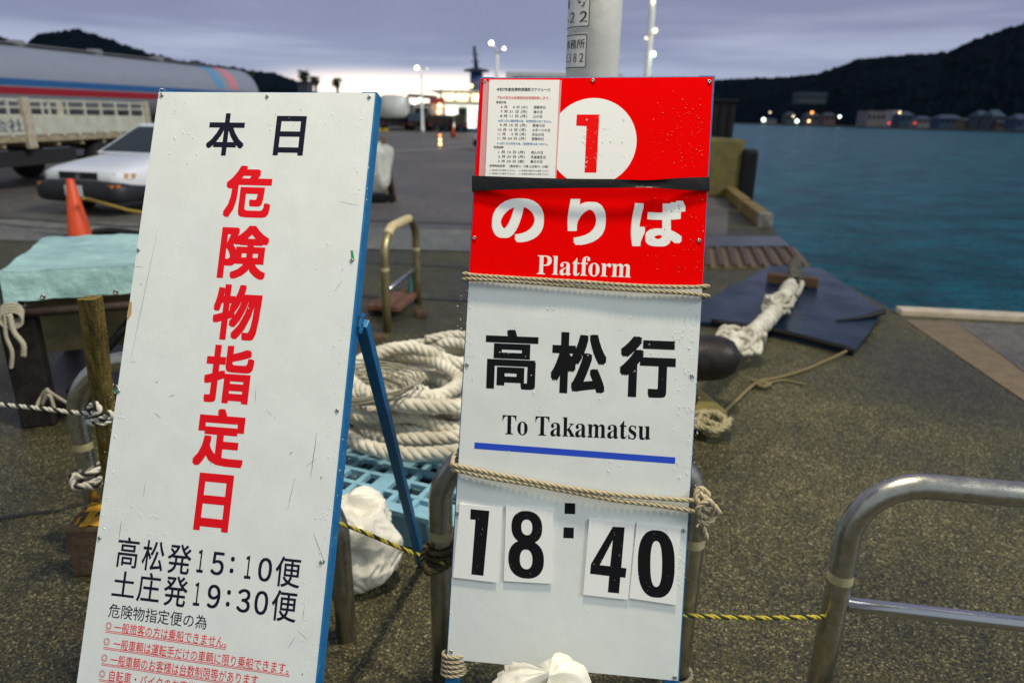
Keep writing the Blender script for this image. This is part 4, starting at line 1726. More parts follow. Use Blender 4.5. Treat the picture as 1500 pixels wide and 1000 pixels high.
# loose bights lying on top
mb = MB()
for bight in (((-.30, -.22, .245), (-.12, -.28, .265), (.06, -.20, .25), (.12, .02, .23), (.0, .16, .25), (-.18, .26, .27), (-.02, .34, .28), (.22, .27, .27), (.38, .05, .23)),
              ((.33, -.22, .21), (.10, -.33, .24), (-.14, -.32, .25), (-.35, -.10, .27), (-.30, .14, .28), (-.1, .22, .30), (.12, .14, .27), (.30, .22, .25)),
              ((-.42, .05, .22), (-.20, .0, .25), (-.05, -.12, .255), (.16, -.30, .24), (.34, -.14, .24), (.30, .08, .26), (.1, .30, .29), (-.2, .36, .27))):
    rope(mb, [cc + Vector(p) + Vector((.03 * (rnd.random() - .5), .03 * (rnd.random() - .5), .03 * (rnd.random() - .5) - .015)) for p in bight], .033, 4, .15, 7, fuzz=.3, step=.020)
rope(mb, [cc + Vector(p) for p in ((-.05, .30, .31), (.1, .36, .32), (.25, .30, .30), (.36, .18, .28), (.42, .0, .24))], .020, 3, .12, 7)
for k in range(150):
    a = rnd.uniform(0, 6.28)
    c = cc + Vector((rnd.uniform(.25, .44) * math.cos(a), rnd.uniform(.25, .44) * math.sin(a), rnd.uniform(.05, .27)))
    mb.tube(resample([c, c + Vector((rnd.uniform(-.02, .02), rnd.uniform(-.03, .0), .02)), c + Vector((rnd.uniform(-.05, .05), rnd.uniform(-.05, .02), rnd.uniform(.0, .03)))], .01), .0011, 4)
obj('loose_bight', mb, HAWSER, HC)
# grey twine hank on top of the coil
mb = MB()
hc = D(520, 568, 2.62)
for k in range(10):
    rr_ = .10 + .014 * k
    off = Vector((rnd.uniform(-.02, .02), rnd.uniform(-.02, .02), .008 * k - .03))
    mb.tube([hc + off + Vector((rr_ * math.cos(i * .5) * 1.3, rr_ * math.sin(i * .5), .01 * math.sin(i + k))) for i in range(13)], .0045, 5, closed=True)
mb.tube(resample([D(545, 545, 2.6), D(560, 530, 2.6), D(578, 540, 2.58), D(570, 556, 2.56), D(590, 546, 2.56), D(600, 534, 2.56)], .02), .002, 5)
tag(obj('twine_hank', mb, M('grey_twine', (.26, .25, .19), .8)), 'hank of thin grey twine lying on the hawser coil', 'twine')


def bag(name, label, c, rx_, ry_, h, knot=True, seed=1, lean=(0, 0), crease=1.0):
    """crumpled plastic sack: a squat shell pushed in and out by ridged folds"""
    m_ = MB()
    NS, NR = 150, 96
    vs_, fs_ = [], []
    sd_ = Vector((seed * 3.7, seed * 1.3, seed * 2.1))

    def ridge(p):
        return (1 - abs(mn.noise(p))) ** 2.2
    for i in range(NR + 1):
        q = i / NR
        th = -math.pi / 2 + math.pi * q
        ct_, st_ = math.cos(th), math.sin(th)
        cr = max(.004, abs(ct_) ** .62)
        zt = math.copysign(abs(st_) ** .8, st_)
        neck = 1.0
        if knot and q > .72:
            neck = max(.16, 1 - (q - .72) * 4.2) + max(0, q - .93) * 3
        for k in range(NS):
            a = 2 * math.pi * k / NS
            tw = a + .9 * mn.noise(Vector((math.cos(a) * 1.2, math.sin(a) * 1.2, seed + q * 2.6)))
            d3 = Vector((math.cos(a) * cr, math.sin(a) * cr, zt))
            d = Vector((math.cos(tw), math.sin(tw), 0))
            low = mn.noise(Vector((d.x * 1.1, d.y * 1.1, q * 1.3)) + sd_)
            f1 = ridge(d * 2.3 + sd_ + Vector((0, 0, q * .5)))
            f2 = ridge(d * 5.2 + sd_ * 2 + Vector((0, 0, q * .9)))
            f3 = ridge(d * 10.5 + sd_ + Vector((0, 0, q * 1.4)))
            am = .25 + .75 * q
            patch = max(0.0, min(1.0, .5 + 1.6 * mn.noise(d3 * 1.3 + sd_ * 3)))
            s_ = 1 + .17 * low + .22 * mn.noise(d3 * 1.25 + sd_) + crease * am * patch * (.20 * (f1 - .6) + .13 * (f2 - .6) + .06 * (f3 - .6)) + .05 * crease * (ridge(d3 * 3.1 + sd_) - .6)
            sag = .05 * mn.noise(Vector((d.x * 1.6, d.y * 1.6, 4 + q * 5)) + sd_)
            z = h * (.5 + .5 * zt) + h * crease * q * (.14 * low + (.06 * (f1 - .6) + .04 * (f2 - .6)) * patch * cr) + h * .10 * q * mn.noise(d3 * 1.6 + sd_ * 2) + h * sag * .6
            vs_.append(Vector(c) + Vector((rx_ * cr * neck * s_ * math.cos(a) + lean[0] * q * q, ry_ * cr * neck * s_ * math.sin(a) + lean[1] * q * q, max(.002, z))))
    for i in range(NR):
        for k in range(NS):
            fs_.append((i * NS + k, i * NS + (k + 1) % NS, (i + 1) * NS + (k + 1) % NS, (i + 1) * NS + k))
    fs_.append(tuple(range(NS - 1, -1, -1)))
    fs_.append(tuple(NR * NS + k for k in range(NS)))
    m_.add(vs_, fs_, True)
    return tag(obj(name, m_, BAG), label, 'bag')


bag('plastic_bag', 'crumpled white plastic bag lying against the pallet between the two signs', (-.505, 1.93, 0), .155, .12, .29, False, 4, (-.03, .06), 1.2)
bag('plastic_bag', 'tied white plastic bag of ballast in front of the foot of the platform sign', (.085, 1.07, 0), .128, .085, .455, False, 9, (.0, .0), 1.0)

# ================================================================== COVERED CART at the left
CT = thing('covered_trolley', 'dark framed trolley under a mint green tarpaulin behind the mossy post', 'trolley', (-2.3, 3.3, 0))
o_ = Vector((-2.36, 3.06, 0))
u1 = Vector((.925, .38, 0)).normalized()
v1 = Vector((-.38, .925, 0)).normalized()


def ct(a, b, z):
    return o_ + u1 * a + v1 * b + Vector((0, 0, z))


mb = MB()
LU, LV = 1.15, .98


def tz(a, b):
    e = .055 * math.sin(math.pi * min(1, max(0, a / LU))) * math.sin(math.pi * min(1, max(0, b / LV)))
    return .775 - e + .016 * mn.noise(Vector((a * 3.1, b * 3.1, 1))) + .009 * (1 - abs(mn.noise(Vector((a * 5, b * 3, 4))))) ** 6 + .002 * mn.noise(Vector((a * 26, b * 15, 4)))


nu, nv = 60, 46
mb.add([ct(LU * i / nu, LV * j / nv, tz(LU * i / nu, LV * j / nv)) for i in range(nu + 1) for j in range(nv + 1)],
       [(i * (nv + 1) + j, (i + 1) * (nv + 1) + j, (i + 1) * (nv + 1) + j + 1, i * (nv + 1) + j + 1) for i in range(nu) for j in range(nv)], True)
for fa, fb, oa, ob in ((lambda t: t * LU, lambda t: 0, 0, -1), (lambda t: t * LU, lambda t: LV, 0, 1), (lambda t: 0, lambda t: t * LV, -1, 0), (lambda t: LU, lambda t: t * LV, 1, 0)):
    vs, fs = [], []
    n1_, n2_ = 60, 8
    for i in range(n1_ + 1):
        t_ = i / n1_
        a, b = fa(t_), fb(t_)
        hem = .135 + .02 * mn.noise(Vector((a * 3, b * 3, 8))) + (.03 if (t_ < .04 or t_ > .96) else 0)
        for j in range(n2_ + 1):
            f_ = j / n2_
            bulge = .006 + .018 * f_ + .016 * f_ * mn.noise(Vector((a * 7, b * 7, f_ * 1.2)))
            vs.append(ct(a + oa * bulge, b + ob * bulge, tz(a, b) - hem * f_))
    fs = [(i * (n2_ + 1) + j, (i + 1) * (n2_ + 1) + j, (i + 1) * (n2_ + 1) + j + 1, i * (n2_ + 1) + j + 1) for i in range(n1_) for j in range(n2_)]
    mb.add(vs, fs, True)
tp = obj('tarpaulin', mb, MINT, CT)
for a in (.16, .46, .62):
    mb = MB()
    c = ct(a, -.040, .658)
    mb.lathe([(.012, 0), (.012, .003), (.006, .004), (.006, .0)], c, 14, Matrix((u1, Vector((0, 0, 1)), -v1)).transposed())
    obj('eyelet', mb, STEEL, tp)
mb = MB()
for a, b in ((.03, .03), (LU - .03, .03), (.03, LV - .03), (LU - .03, LV - .03)):
    mb = MB()
    mb.box(ct(a, b, .295), (.15 if a < .1 and b < .1 else .09, .10, .59), (0, 0, R(22)), .012)
    obj('upright', mb, DARK, CT)
mb = MB()
for a, b in (((.0, -.03), (LU, -.03)), ((0, LV), (LU, LV)), ((0, 0), (0, LV)), ((LU, 0), (LU, LV))):
    mb = MB()
    mb.tube([ct(*a, .585), ct(*b, .585)], .022, 12)
    obj('top_tube', mb, M('rusty_tube', (.07, .045, .035), .5, .3, var=(20, (.03, .02, .018), .8), bump=(60, .4)), CT)
mb = MB()
for a, b, r_ in ((ct(.16, .10, .12), ct(.62, .10, .62), .022), (ct(.62, .10, .05), ct(.62, .10, .62), .03), (ct(1.0, .10, .12), ct(.62, .10, .62), .022)):
    mb = MB()
    mb.tube([a, b], r_, 10)
    obj('brace', mb, DARK, CT)
mb = MB()
vs, fs = [], []
for i in range(25):
    for j in range(9):
        a = .0 + LU * i / 24
        z = .565 - .28 * j / 8
        vs.append(ct(a, .30 + .02 * mn.noise(Vector((a * 4, z * 3, 2))), z))
for i in range(24):
    for j in range(8):
        fs.append((i * 9 + j, (i + 1) * 9 + j, (i + 1) * 9 + j + 1, i * 9 + j + 1))
mb.add(vs, fs, True)
obj('canvas_side', mb, BEIGE, CT)
mb = MB()
mb.box(ct(LU / 2, LV / 2, .10), (LU, LV, .05), (0, 0, R(22)), .01)
obj('chassis', mb, DARK, CT)
mb = MB()
wr = M('pale_cord', (.40, .37, .29), .85)
c = ct(.03, -.035, .60)
for k in range(4):
    rope(mb, [c + u1 * (.045 * math.cos(i * .8)) + Vector((0, 0, .04 * math.sin(i * .8) - .01 * k)) - v1 * (.015 + .012 * k) for i in range(9)], .006, 3, .04, 5)
rope(mb, [c + Vector(p) for p in ((.02, -.05, .0), (.03, -.06, -.08), (.06, -.06, -.14), (.05, -.06, -.20))], .012, 3, .05, 6)
rope(mb, [c + Vector(p) for p in ((.0, -.05, .0), (-.01, -.06, -.1), (.0, -.06, -.18), (-.02, -.06, -.26))], .009, 3, .05, 6)
tag(obj('lashing_rope', mb, wr), 'pale cord lashed round the front upright of the tarpaulin covered trolley', 'rope')
mb = MB()
rope(mb, [G(52, 600, .1), G(60, 580, .16), G(70, 570, .2), G(62, 592, .12), G(72, 578, .18), G(80, 600, .1)], .008, 3, .04, 5)
rope(mb, [G(70, 572, .2), G(85, 582, .15), G(102, 592, .1)], .008, 3, .04, 5)
tag(obj('cord_scrap', mb, wr), 'scrap of pale cord on the ground below the trolley', 'rope')
mb = MB()
mb.tube([G(74, 588, .08), G(150, 566, .08)], .018, 12)
tag(obj('rusty_pipe', mb, M('rusty_orange', (.28, .13, .035), .7, var=(20, (.12, .06, .02), .7))), 'rust orange pipe lying under the trolley', 'pipe')
mb = MB()
rp = [G(140, 340, .35), G(160, 338, .42), G(200, 343, .40), G(240, 350, .36)]
rp2 = [G(135, 350, .25), G(165, 348, .3), G(205, 356, .28), G(240, 360, .3)]
mb.tube(resample(rp, .1), .035, 10)
mb.tube(resample(rp2, .1), .045, 10)
for a, b in zip(rp, rp2):
    mb.tube([a, b, Vector((b.x, b.y, 0))], .02, 8)
tag(obj('iron_rack', mb, DARK), 'low dark iron rack on the ground beyond the tarpaulin', 'rack')

# ================================================================== TRAFFIC CONE AND BAR
CN = thing('traffic_cone', 'orange traffic cone standing in front of the white car', 'traffic cone', tuple(G(118, 349)))
cb = WL[CN.name]
mb = MB()
mb.lathe([(.135, .03), (.128, .06), (.042, .69), (.030, .705), (.012, .706)], cb, 28)
obj('cone_body', mb, CONE, CN)
mb = MB()
mb.box(cb + Vector((0, 0, .017)), (.36, .36, .034), None, .012)
obj('base_plate', mb, BLACKRUB, CN)
mb = MB()
e1, e2 = D(127, 291, 8.1), D(250, 318, 7.9)
mb.tube([e1, e1.lerp(e2, .5) - Vector((0, 0, .03)), e2], .018, 10)
mb.lathe([(.035, -.01), (.035, .012), (.026, .013), (.026, -.01)], e1 + Vector((-.03, 0, 0)), 16)
tag(obj('cone_bar', mb, M('bar_yellow', (.50, .33, .04), .5, var=(7, (.12, .09, .03), .5))), 'yellow barrier bar hung from the orange traffic cone', 'barrier bar')


# ================================================================== VEHICLES
def loft(mb, secs, sm=True):
    """secs = list of (y, half width, z bottom, z top, crown)"""
    N_ = 24
    vs_, fs_ = [], []
    for (y, hw, zb, zt, cr_) in secs:
        zc, hh = (zb + zt) / 2, (zt - zb) / 2
        for k in range(N_):
            a = 2 * math.pi * (k + .5) / N_
            cs, sn = math.cos(a), math.sin(a)
            x = math.copysign(abs(cs) ** .38, cs) * hw
            z = zc + math.copysign(abs(sn) ** .38, sn) * hh
            if sn > 0:
                z += cr_ * (1 - (x / hw) ** 2)
                x *= 1 - .05 * max(0, sn)
            vs_.append((x, y, z))
    for i in range(len(secs) - 1):
        for k in range(N_):
            fs_.append((i * N_ + k, i * N_ + (k + 1) % N_, (i + 1) * N_ + (k + 1) % N_, (i + 1) * N_ + k))
    fs_.append(tuple(range(N_ - 1, -1, -1)))
    fs_.append(tuple((len(secs) - 1) * N_ + k for k in range(N_)))
    mb.add(vs_, fs_, sm)


def wheel(parent, x, y, r, w):
    m_ = MB()
    rot = Matrix.Rotation(math.pi / 2, 3, 'Y')
    m_.lathe([(r * .62, -w / 2), (r * .93, -w / 2), (r, -w / 2 + .03), (r, w / 2 - .03), (r * .93, w / 2), (r * .62, w / 2)], (x, y, r), 28, rot)
    wh = obj('wheel', m_, TYRE, parent)
    m_ = MB()
    s_ = 1 if x > 0 else -1
    m_.lathe([(r * .62, -.01 * s_), (r * .60, .02 * s_), (r * .25, .0), (r * .2, .03 * s_), (.01, .03 * s_)], (x + s_ * (w / 2 - .015), y, r), 20, rot)
    obj('rim', m_, M('rim_grey', (.25, .25, .26), .4, .6), wh)
    return wh


def car(label, loc, rz):
    """front faces -Y"""
    t_ = thing('parked_car', label, 'car', (0, 0, 0))
    m_ = MB()
    loft(m_, [(.05, .60, .50, .66, .01), (.10, .72, .46, .70, .015), (.28, .80, .40, .745, .02), (.60, .825, .32, .80, .025), (1.10, .83, .24, .865, .03), (1.35, .83, .22, .89, .03), (2.4, .835, .22, .90, .02), (3.5, .83, .22, .92, .02), (4.0, .80, .30, .93, .02), (4.16, .72, .45, .88, .01)])
    obj('body', m_, CARWHITE, t_)
    # greenhouse
    bz, tz = .89, 1.335
    B_ = [(-.735, 1.18), (.735, 1.18), (.735, 4.0), (-.735, 4.0)]
    T_ = [(-.565, 2.02), (.565, 2.02), (.565, 3.75), (-.565, 3.75)]
    m_ = MB()
    P_ = [Vector((x, y, bz)) for x, y in B_] + [Vector((x, y, tz)) for x, y in T_]
    Q_ = [Vector((x * .93, y + (.06 if y < 3 else -.06), tz + .032)) for x, y in T_]
    m_.add(P_ + Q_, [(0, 1, 5, 4), (1, 2, 6, 5), (2, 3, 7, 6), (3, 0, 4, 7), (4, 5, 9, 8), (5, 6, 10, 9), (6, 7, 11, 10), (7, 4, 8, 11), (8, 9, 10, 11)])
    obj('cabin', m_, CARWHITE, t_)

    def pane(nm, a, b, c, d, ins=.055, lift=.006, split=None):
        a, b, c, d = map(Vector, (a, b, c, d))
        n_ = (b - a).cross(d - a).normalized()
        cen_ = (a + b + c + d) / 4
        if n_.dot(cen_ - Vector((0, 2.6, 1.0))) < 0:
            n_ = -n_

        def uv(u_, v_):
            return a.lerp(b, u_).lerp(d.lerp(c, u_), v_) + n_ * lift
        mm = MB()
        L1, L2 = (b - a).length, (d - a).length
        iu, iv = ins / L1, ins / L2
        segs = split or [(iu, 1 - iu)]
        for (u0, u1_) in segs:
            mm.slab([uv(u0, iv), uv(u1_, iv), uv(u1_, 1 - iv), uv(u0, 1 - iv)], .003, n_)
        return obj(nm, mm, GLASS, t_)
    pane('windscreen', P_[0], P_[1], P_[5], P_[4], .05)
    pane('rear_window', P_[3], P_[2], P_[6], P_[7], .06)
    pane('side_windows', P_[1], P_[2], P_[6], P_[5], .045, .006, [(.03, .44), (.47, .78), (.81, .96)])
    pane('side_windows', P_[0], P_[3], P_[7], P_[4], .045, .006, [(.03, .44), (.47, .78), (.81, .96)])
    m_ = MB()
    loft(m_, [(-.07, .66, .30, .50, 0), (-.03, .78, .22, .545, 0), (.10, .835, .20, .555, 0), (.55, .845, .20, .52, 0), (.62, .82, .24, .50, 0)])
    obj('bumper', m_, BUMPER, t_)
    m_ = MB()
    m_.box((0, .075, .615), (.74, .06, .115), None, .012)
    for k in range(3):
        m_.box((0, .04, .58 + .035 * k), (.72, .012, .008), None)
    gr = obj('grille', m_, BUMPER, t_)
    m_ = MB()
    m_.lathe([(.045, 0), (.045, .012), (.033, .014), (.033, .004)], (0, .046, .615), 18, Matrix.Rotation(math.pi / 2, 3, 'X'))
    obj('badge', m_, STEEL, gr)
    for s_ in (-1, 1):
        m_ = MB()
        m_.slab([Vector((s_ * .37, .038, .575)), Vector((s_ * .66, .075, .575)), Vector((s_ * .80, .24, .585)), Vector((s_ * .80, .26, .665)), Vector((s_ * .66, .085, .675)), Vector((s_ * .37, .055, .675))], .05, (0, -1, 0))
        h_ = obj('headlight', m_, CHROME, t_)
        m_ = MB()
        m_.slab([Vector((s_ * .745, .165, .59)), Vector((s_ * .812, .27, .595)), Vector((s_ * .812, .29, .66)), Vector((s_ * .745, .175, .665))], .05, (0, -1, 0))
        obj('corner_lens', m_, M('pale_amber', (.6, .35, .15), .25), h_)
        m_ = MB()
        m_.slab([Vector((s_ * .46, -.062, .445)), Vector((s_ * .70, -.055, .445)), Vector((s_ * .78, .0, .45)), Vector((s_ * .78, .0, .50)), Vector((s_ * .70, -.052, .50)), Vector((s_ * .46, -.060, .50))], .04, (0, -1, 0))
        obj('indicator_lamp', m_, AMBER, t_)
        m_ = MB()
        m_.box((s_ * .86, 1.62, .98), (.13, .09, .11), None, .03)
        obj('wing_mirror', m_, BUMPER, t_)
        for y in (.80, 3.35):
            wheel(t_, s_ * .745, y, .29, .165)
    m_ = MB()
    m_.box((0, -.085, .40), (.33, .012, .165), None, .004)
    obj('number_plate', m_, M('plate_white', (.72, .74, .72), .4), t_)
    place(t_, loc, rz)
    return t_


c0 = car('white saloon car with a black bumper facing the camera beside the orange cone', (-6.3, 10.0, 0), R(-15))
c0.scale = (.93, .93, .93)
c2 = copy_tree(c0)
c2['label'] = 'small white car standing far off beyond the lorry yard, half hidden by the platform sign'
place(c2, tuple(G(715, 222)), R(-20))


def lorry_chassis(t_, y0, y1, hw, axles, r=.48):
    m_ = MB()
    for s_ in (-1, 1):
        m_.box((s_ * .42, (y0 + y1) / 2, .82), (.10, y1 - y0, .22), None, .01)
    for y in axles:
        m_.box((0, y, r), (hw * 1.7, .14, .14), None, .02)
    m_.box((0, y1 - .05, .62), (hw * 1.8, .10, .16), None, .02)
    for s_ in (-1, 1):
        m_.box((s_ * (hw - .12), (y0 + y1) / 2, .58), (.04, (y1 - y0) * .35, .28), None, .01)
    obj('chassis', m_, DUSTY, t_)
    for y in axles:
        for s_ in (-1, 1):
            wheel(t_, s_ * (hw - .20), y, r, .26)


def lorry_cab(t_, y, hw, col, h=2.4):
    m_ = MB()
    m_.box((0, y, .55 + (h - .55) / 2), (hw * 1.96, 1.7, h - .55), None, .12)
    cb_ = obj('cab', m_, col, t_)
    m_ = MB()
    m_.box((0, y - .86, 1.75), (hw * 1.6, .03, .75), None, .01)
    obj('windscreen', m_, GLASS, cb_)
    for s_ in (-1, 1):
        m_ = MB()
        m_.box((s_ * (hw * .98 + .002), y - .15, 1.75), (.03, .8, .65), None, .01)
        obj('side_window', m_, GLASS, cb_)
        m_ = MB()
        m_.box((s_ * hw * .7, y - .87, .85), (.34, .05, .18), None, .02)
        obj('headlight', m_, CHROME, cb_)


# flat lorry with stake sides, cab towards us and out of the picture
FT = thing('flatbed_lorry', 'cream flatbed lorry with rusty stake sides parked behind the white car', 'lorry', (0, 0, 0))
y0, y1 = 0.0, 5.6
lorry_chassis(FT, -2.4, y1, 1.05, (-1.4, 3.9), .42)
lorry_cab(FT, -1.3, 1.0, TRUCKW)
mb = MB()
mb.box((0, (y0 + y1) / 2, .93), (2.10, y1 - y0, .12), None, .01)
for k in range(8):
    mb.box((0, y0 + .3 + k * .72, .83), (2.0, .08, .10), None, .005)
obj('load_bed', mb, M('bed_edge', (.45, .40, .26), .6, var=(6, (.25, .15, .07), .8)), FT)
for s_ in (1, -1):
    mb = MB()
    mb.box((s_ * 1.05, (y0 + y1) / 2, 1.17), (.045, y1 - y0 - .02, .34), None, .008)
    for k in range(12):
        mb.box((s_ * 1.075, y0 + .25 + k * .46, .985), (.02, .07, .06), None, .004)
    sd_ = obj('side_gate', mb, TRUCKW, FT)
    mb = MB()
    for k in range(11):
        y = y0 + .14 + k * (y1 - y0 - .28) / 10
        if abs(y - 1.6) < .2:
            continue
        mb.box((s_ * 1.05, y, 1.485), (.035, .05, .30), None, .004)
    mb.box((s_ * 1.05, (y0 + y1) / 2, 1.49), (.025, y1 - y0 - .05, .035), None, .004)
    mb.box((s_ * 1.05, (y0 + y1) / 2, 1.625), (.03, y1 - y0 - .05, .035), None, .004)
    obj('stake_rail', mb, TRUCKW, sd_)
    mb = MB()
    mb.box((s_ * 1.075, 1.6, 1.21), (.09, .20, .90), None, .01)
    mb2 = MB()
    mb2.box((s_ * 1.075, y1 - .05, 1.27), (.09, .16, .80), None, .01)
    obj('gate_post', mb2, M('rusty_cream', (.58, .54, .42), .6, var=(9, (.36, .24, .12), .8), bump=(30, .2)), sd_)
    obj('gate_post', mb, M('rusty_cream', (.58, .54, .42), .6, var=(9, (.36, .24, .12), .8), bump=(30, .2)), sd_)
mb = MB()
vs_, fs_, x0, x1, yy0, yy1 = text_geo('会社', 3)
for dx in (-.02, .02):
    mb.add([Vector((1.075 + dx * .01, .75 + (v.x + dx - x0) / (x1 - x0) * .72, 1.06 + (v.y - yy0) / (yy1 - yy0) * .22)) for v in vs_], fs_)
obj('lettering', mb, M('faded_blue_ink', (.06, .08, .14), .6), FT)
mb = MB()
mb.box((0, y1 + .0, 1.17), (2.06, .045, .34), None, .008)
obj('tail_gate', mb, TRUCKW, FT)
place(FT, (-10.25, 11.75, 0), R(-3))

# tanker behind it
TK = thing('tanker_lorry', 'long silver tank lorry with a red and blue stripe behind the flatbed lorry', 'lorry', (0, 0, 0))
L_, TR_, TZ = 15.4, 1.08, 2.18
mb = MB()
prof = []
for i in range(9):
    a = math.pi / 2 * i / 8
    prof.append((max(.01, TR_ * math.sin(a)), -.55 * math.cos(a)))
for k in range(1, 24):
    prof.append((TR_, L_ * k / 24))
for i in range(9):
    a = math.pi / 2 * i / 8
    prof.append((max(.01, TR_ * math.cos(a)), L_ + .55 * math.sin(a)))
rotY = Matrix.Rotation(-math.pi / 2, 3, 'X')
mb.lathe(prof, (0, 0, TZ), 48, rotY)
tank = obj('tank', mb, TANKS, TK)


def tank_band(nm, m_at, y0, y1, a0, a1, r):
    m_ = MB()
    na = max(2, int(abs(a1 - a0) / 4))
    ny = 12
    vs_ = []
    for i in range(na + 1):
        a = R(a0 + (a1 - a0) * i / na)
        for j in range(ny + 1):
            vs_.append((r * math.cos(a), y0 + (y1 - y0) * j / ny, TZ + r * math.sin(a)))
    fs_ = [(i * (ny + 1) + j, (i + 1) * (ny + 1) + j, (i + 1) * (ny + 1) + j + 1, i * (ny + 1) + j + 1) for i in range(na) for j in range(ny)]
    m_.add(vs_, fs_, True)
    return obj(nm, m_, m_at, tank)


tank_band('red_stripe', STRR, .02, L_ - .6, -18, -7, TR_ + .004)
tank_band('red_stripe', STRR, .02, L_ - .6, 187, 198, TR_ + .004)
tank_band('blue_stripe', STRB, .02, L_ - .6, -5, 5, TR_ + .004)
tank_band('blue_stripe', STRB, .02, L_ - .6, 175, 185, TR_ + .004)
tank_band('blue_hoop', STRL, L_ - 2.9, L_ - 2.35, 10, 170, TR_ + .006)
tank_band('pink_hoop', STRP, L_ - 1.95, L_ - 1.4, 10, 170, TR_ + .006)
mb = MB()
mb.box((0, L_ / 2, TZ + TR_ + .06), (.5, L_ * .8, .03), None)
for k in range(4):
    mb.lathe([(.26, -.08), (.26, .10), (.22, .14), (.05, .15)], (0, 1.5 + k * 3, TZ + TR_ + .02), 18)
obj('walkway', mb, M('walkway_grey', (.20, .20, .21), .6), TK)
mb = MB()
for k in range(4):
    mb.box((0, 1.2 + 3.2 * k, 1.12), (1.5, .2, .5), None, .02)
mb.box((0, L_ / 2, .95), (1.0, L_, .22), None, .02)
mb.box((1.05, L_ * .45, .75), (.06, L_ * .5, .5), None, .02)
obj('frame', mb, DUSTY, TK)
for y in (L_ - 1.2, L_ - 2.5, L_ - 3.8, -1.7):
    for s_ in (-1, 1):
        wheel(TK, s_ * .98, y, .50, .30)
lorry_cab(TK, -2.2, 1.2, M('cab_blue', (.05, .12, .25), .4), 2.9)
place(TK, (-16.4, 18.2, 0), R(-13.5))

# hand stand with a white sack
p0 = G(556, 297)
HS = thing('wooden_stand', 'weathered wooden stand on a dark foot, out on the open asphalt', 'stand', tuple(p0))
mb = MB()
for dx, dy, tx in ((-.26, 0, -.02), (.16, -.05, .07), (.26, .22, .10)):
    mb = MB()
    mb.beam(p0 + Vector((dx, dy, 0)), p0 + Vector((tx, .08, 1.12)), .05, .05, (0, -1, 0), .006)
    obj('wooden_leg', mb, M('pale_timber', (.24, .16, .09), .8, var=(14, (.14, .09, .05), .8)), HS)
mb = MB()
mb.beam(p0 + Vector((-.14, .05, .86)), p0 + Vector((.22, .05, .80)), .04, .04, (0, -1, 0), .006)
obj('cross_piece', mb, M('pale_timber', (.24, .16, .09), .8, var=(14, (.14, .09, .05), .8)), HS)
mb = MB()
mb.box(p0 + Vector((0.0, .06, .09)), (.52, .34, .14), (0, 0, .2), .03)
mb.lathe([(.14, -.04), (.16, 0), (.14, .04)], p0 + Vector((.18, .10, .30)), 20, Matrix.Rotation(math.pi / 2, 3, 'Y'))
obj('foot', mb, BLACKRUB, HS)
bag('sack', 'white sack hung on the weathered wooden stand', tuple(p0 + Vector((-.02, -.06, .20))), .24, .16, .78, True, 12, (.08, .05))


# ================================================================== HARBOUR BEYOND
def lamp_post(name, label, base, h, heads, r=.07, mat=None, cat='street lamp', lights=()):
    t_ = thing(name, label, cat, base)
    b0 = Vector(base)
    m_ = MB()
    m_.lathe([(r * 1.6, 0), (r * 1.5, .5), (r * 1.05, .52), (r * .7, h), (.01, h + .01)], b0, 16)
    obj('pole', m_, mat or POLEW, t_)
    for dx, dz, rr_, lm in heads:
        m_ = MB()
        m_.tube([b0 + Vector((0, 0, h - .05)), b0 + Vector((dx * .5, 0, h + dz * .7)), b0 + Vector((dx, 0, h + dz))], r * .4, 8)
        m_.box(b0 + Vector((dx, 0, h + dz + .07)), (rr_ * 1.6, rr_ * 1.4, .12), None, .03)
        hd_ = obj('lamp_arm', m_, mat or POLEW, t_)
        m_ = MB()
        m_.ball(b0 + Vector((dx, -.05, h + dz - .06)), rr_, 12, .8)
        obj('lamp', m_, lm, hd_)
    for z, dx, rr_, lm in lights:
        m_ = MB()
        m_.ball(b0 + Vector((dx, -r - .04, z)), rr_, 12)
        obj('lamp', m_, lm, t_)
    return t_


def hz(x, y, d):
    return D(x, y, d).z


bp = D(952, 60, 25)
lamp_post('light_mast', 'tall slim white light mast with small lamps, just right of the white lamp pole', (bp.x, 25, 0), 8.6, [(-.5, .2, .12, L_DIM), (.5, .2, .12, L_DIM)], .12, POLEW, 'light mast',
          [(hz(957, 4, 25), -.02, .075, L_DIM), (hz(957, 46, 25), .12, .085, L_DIM), (hz(952, 80, 25), .12, .085, L_COOL), (hz(945, 57, 25), -.16, .05, L_DIM)])
bp = D(617, 100, 60)
lamp_post('street_lamp', 'single headed street lamp glowing over the lorry yard', (bp.x, 60, 0), hz(617, 102, 60), [(-.34, .18, .17, L_WHITE), (.5, .12, .05, L_DIM)], .11)
bp = D(728, 85, 46)
lamp_post('street_lamp', 'twin headed street lamp just left of the platform sign top', (bp.x, 46, 0), hz(728, 80, 46), [(-.36, .70, .13, L_WHITE), (.44, .40, .085, L_WHITE)], .15)

# ferry
FD = 72.0


def fx(x):
    return D(x, 165, FD).x


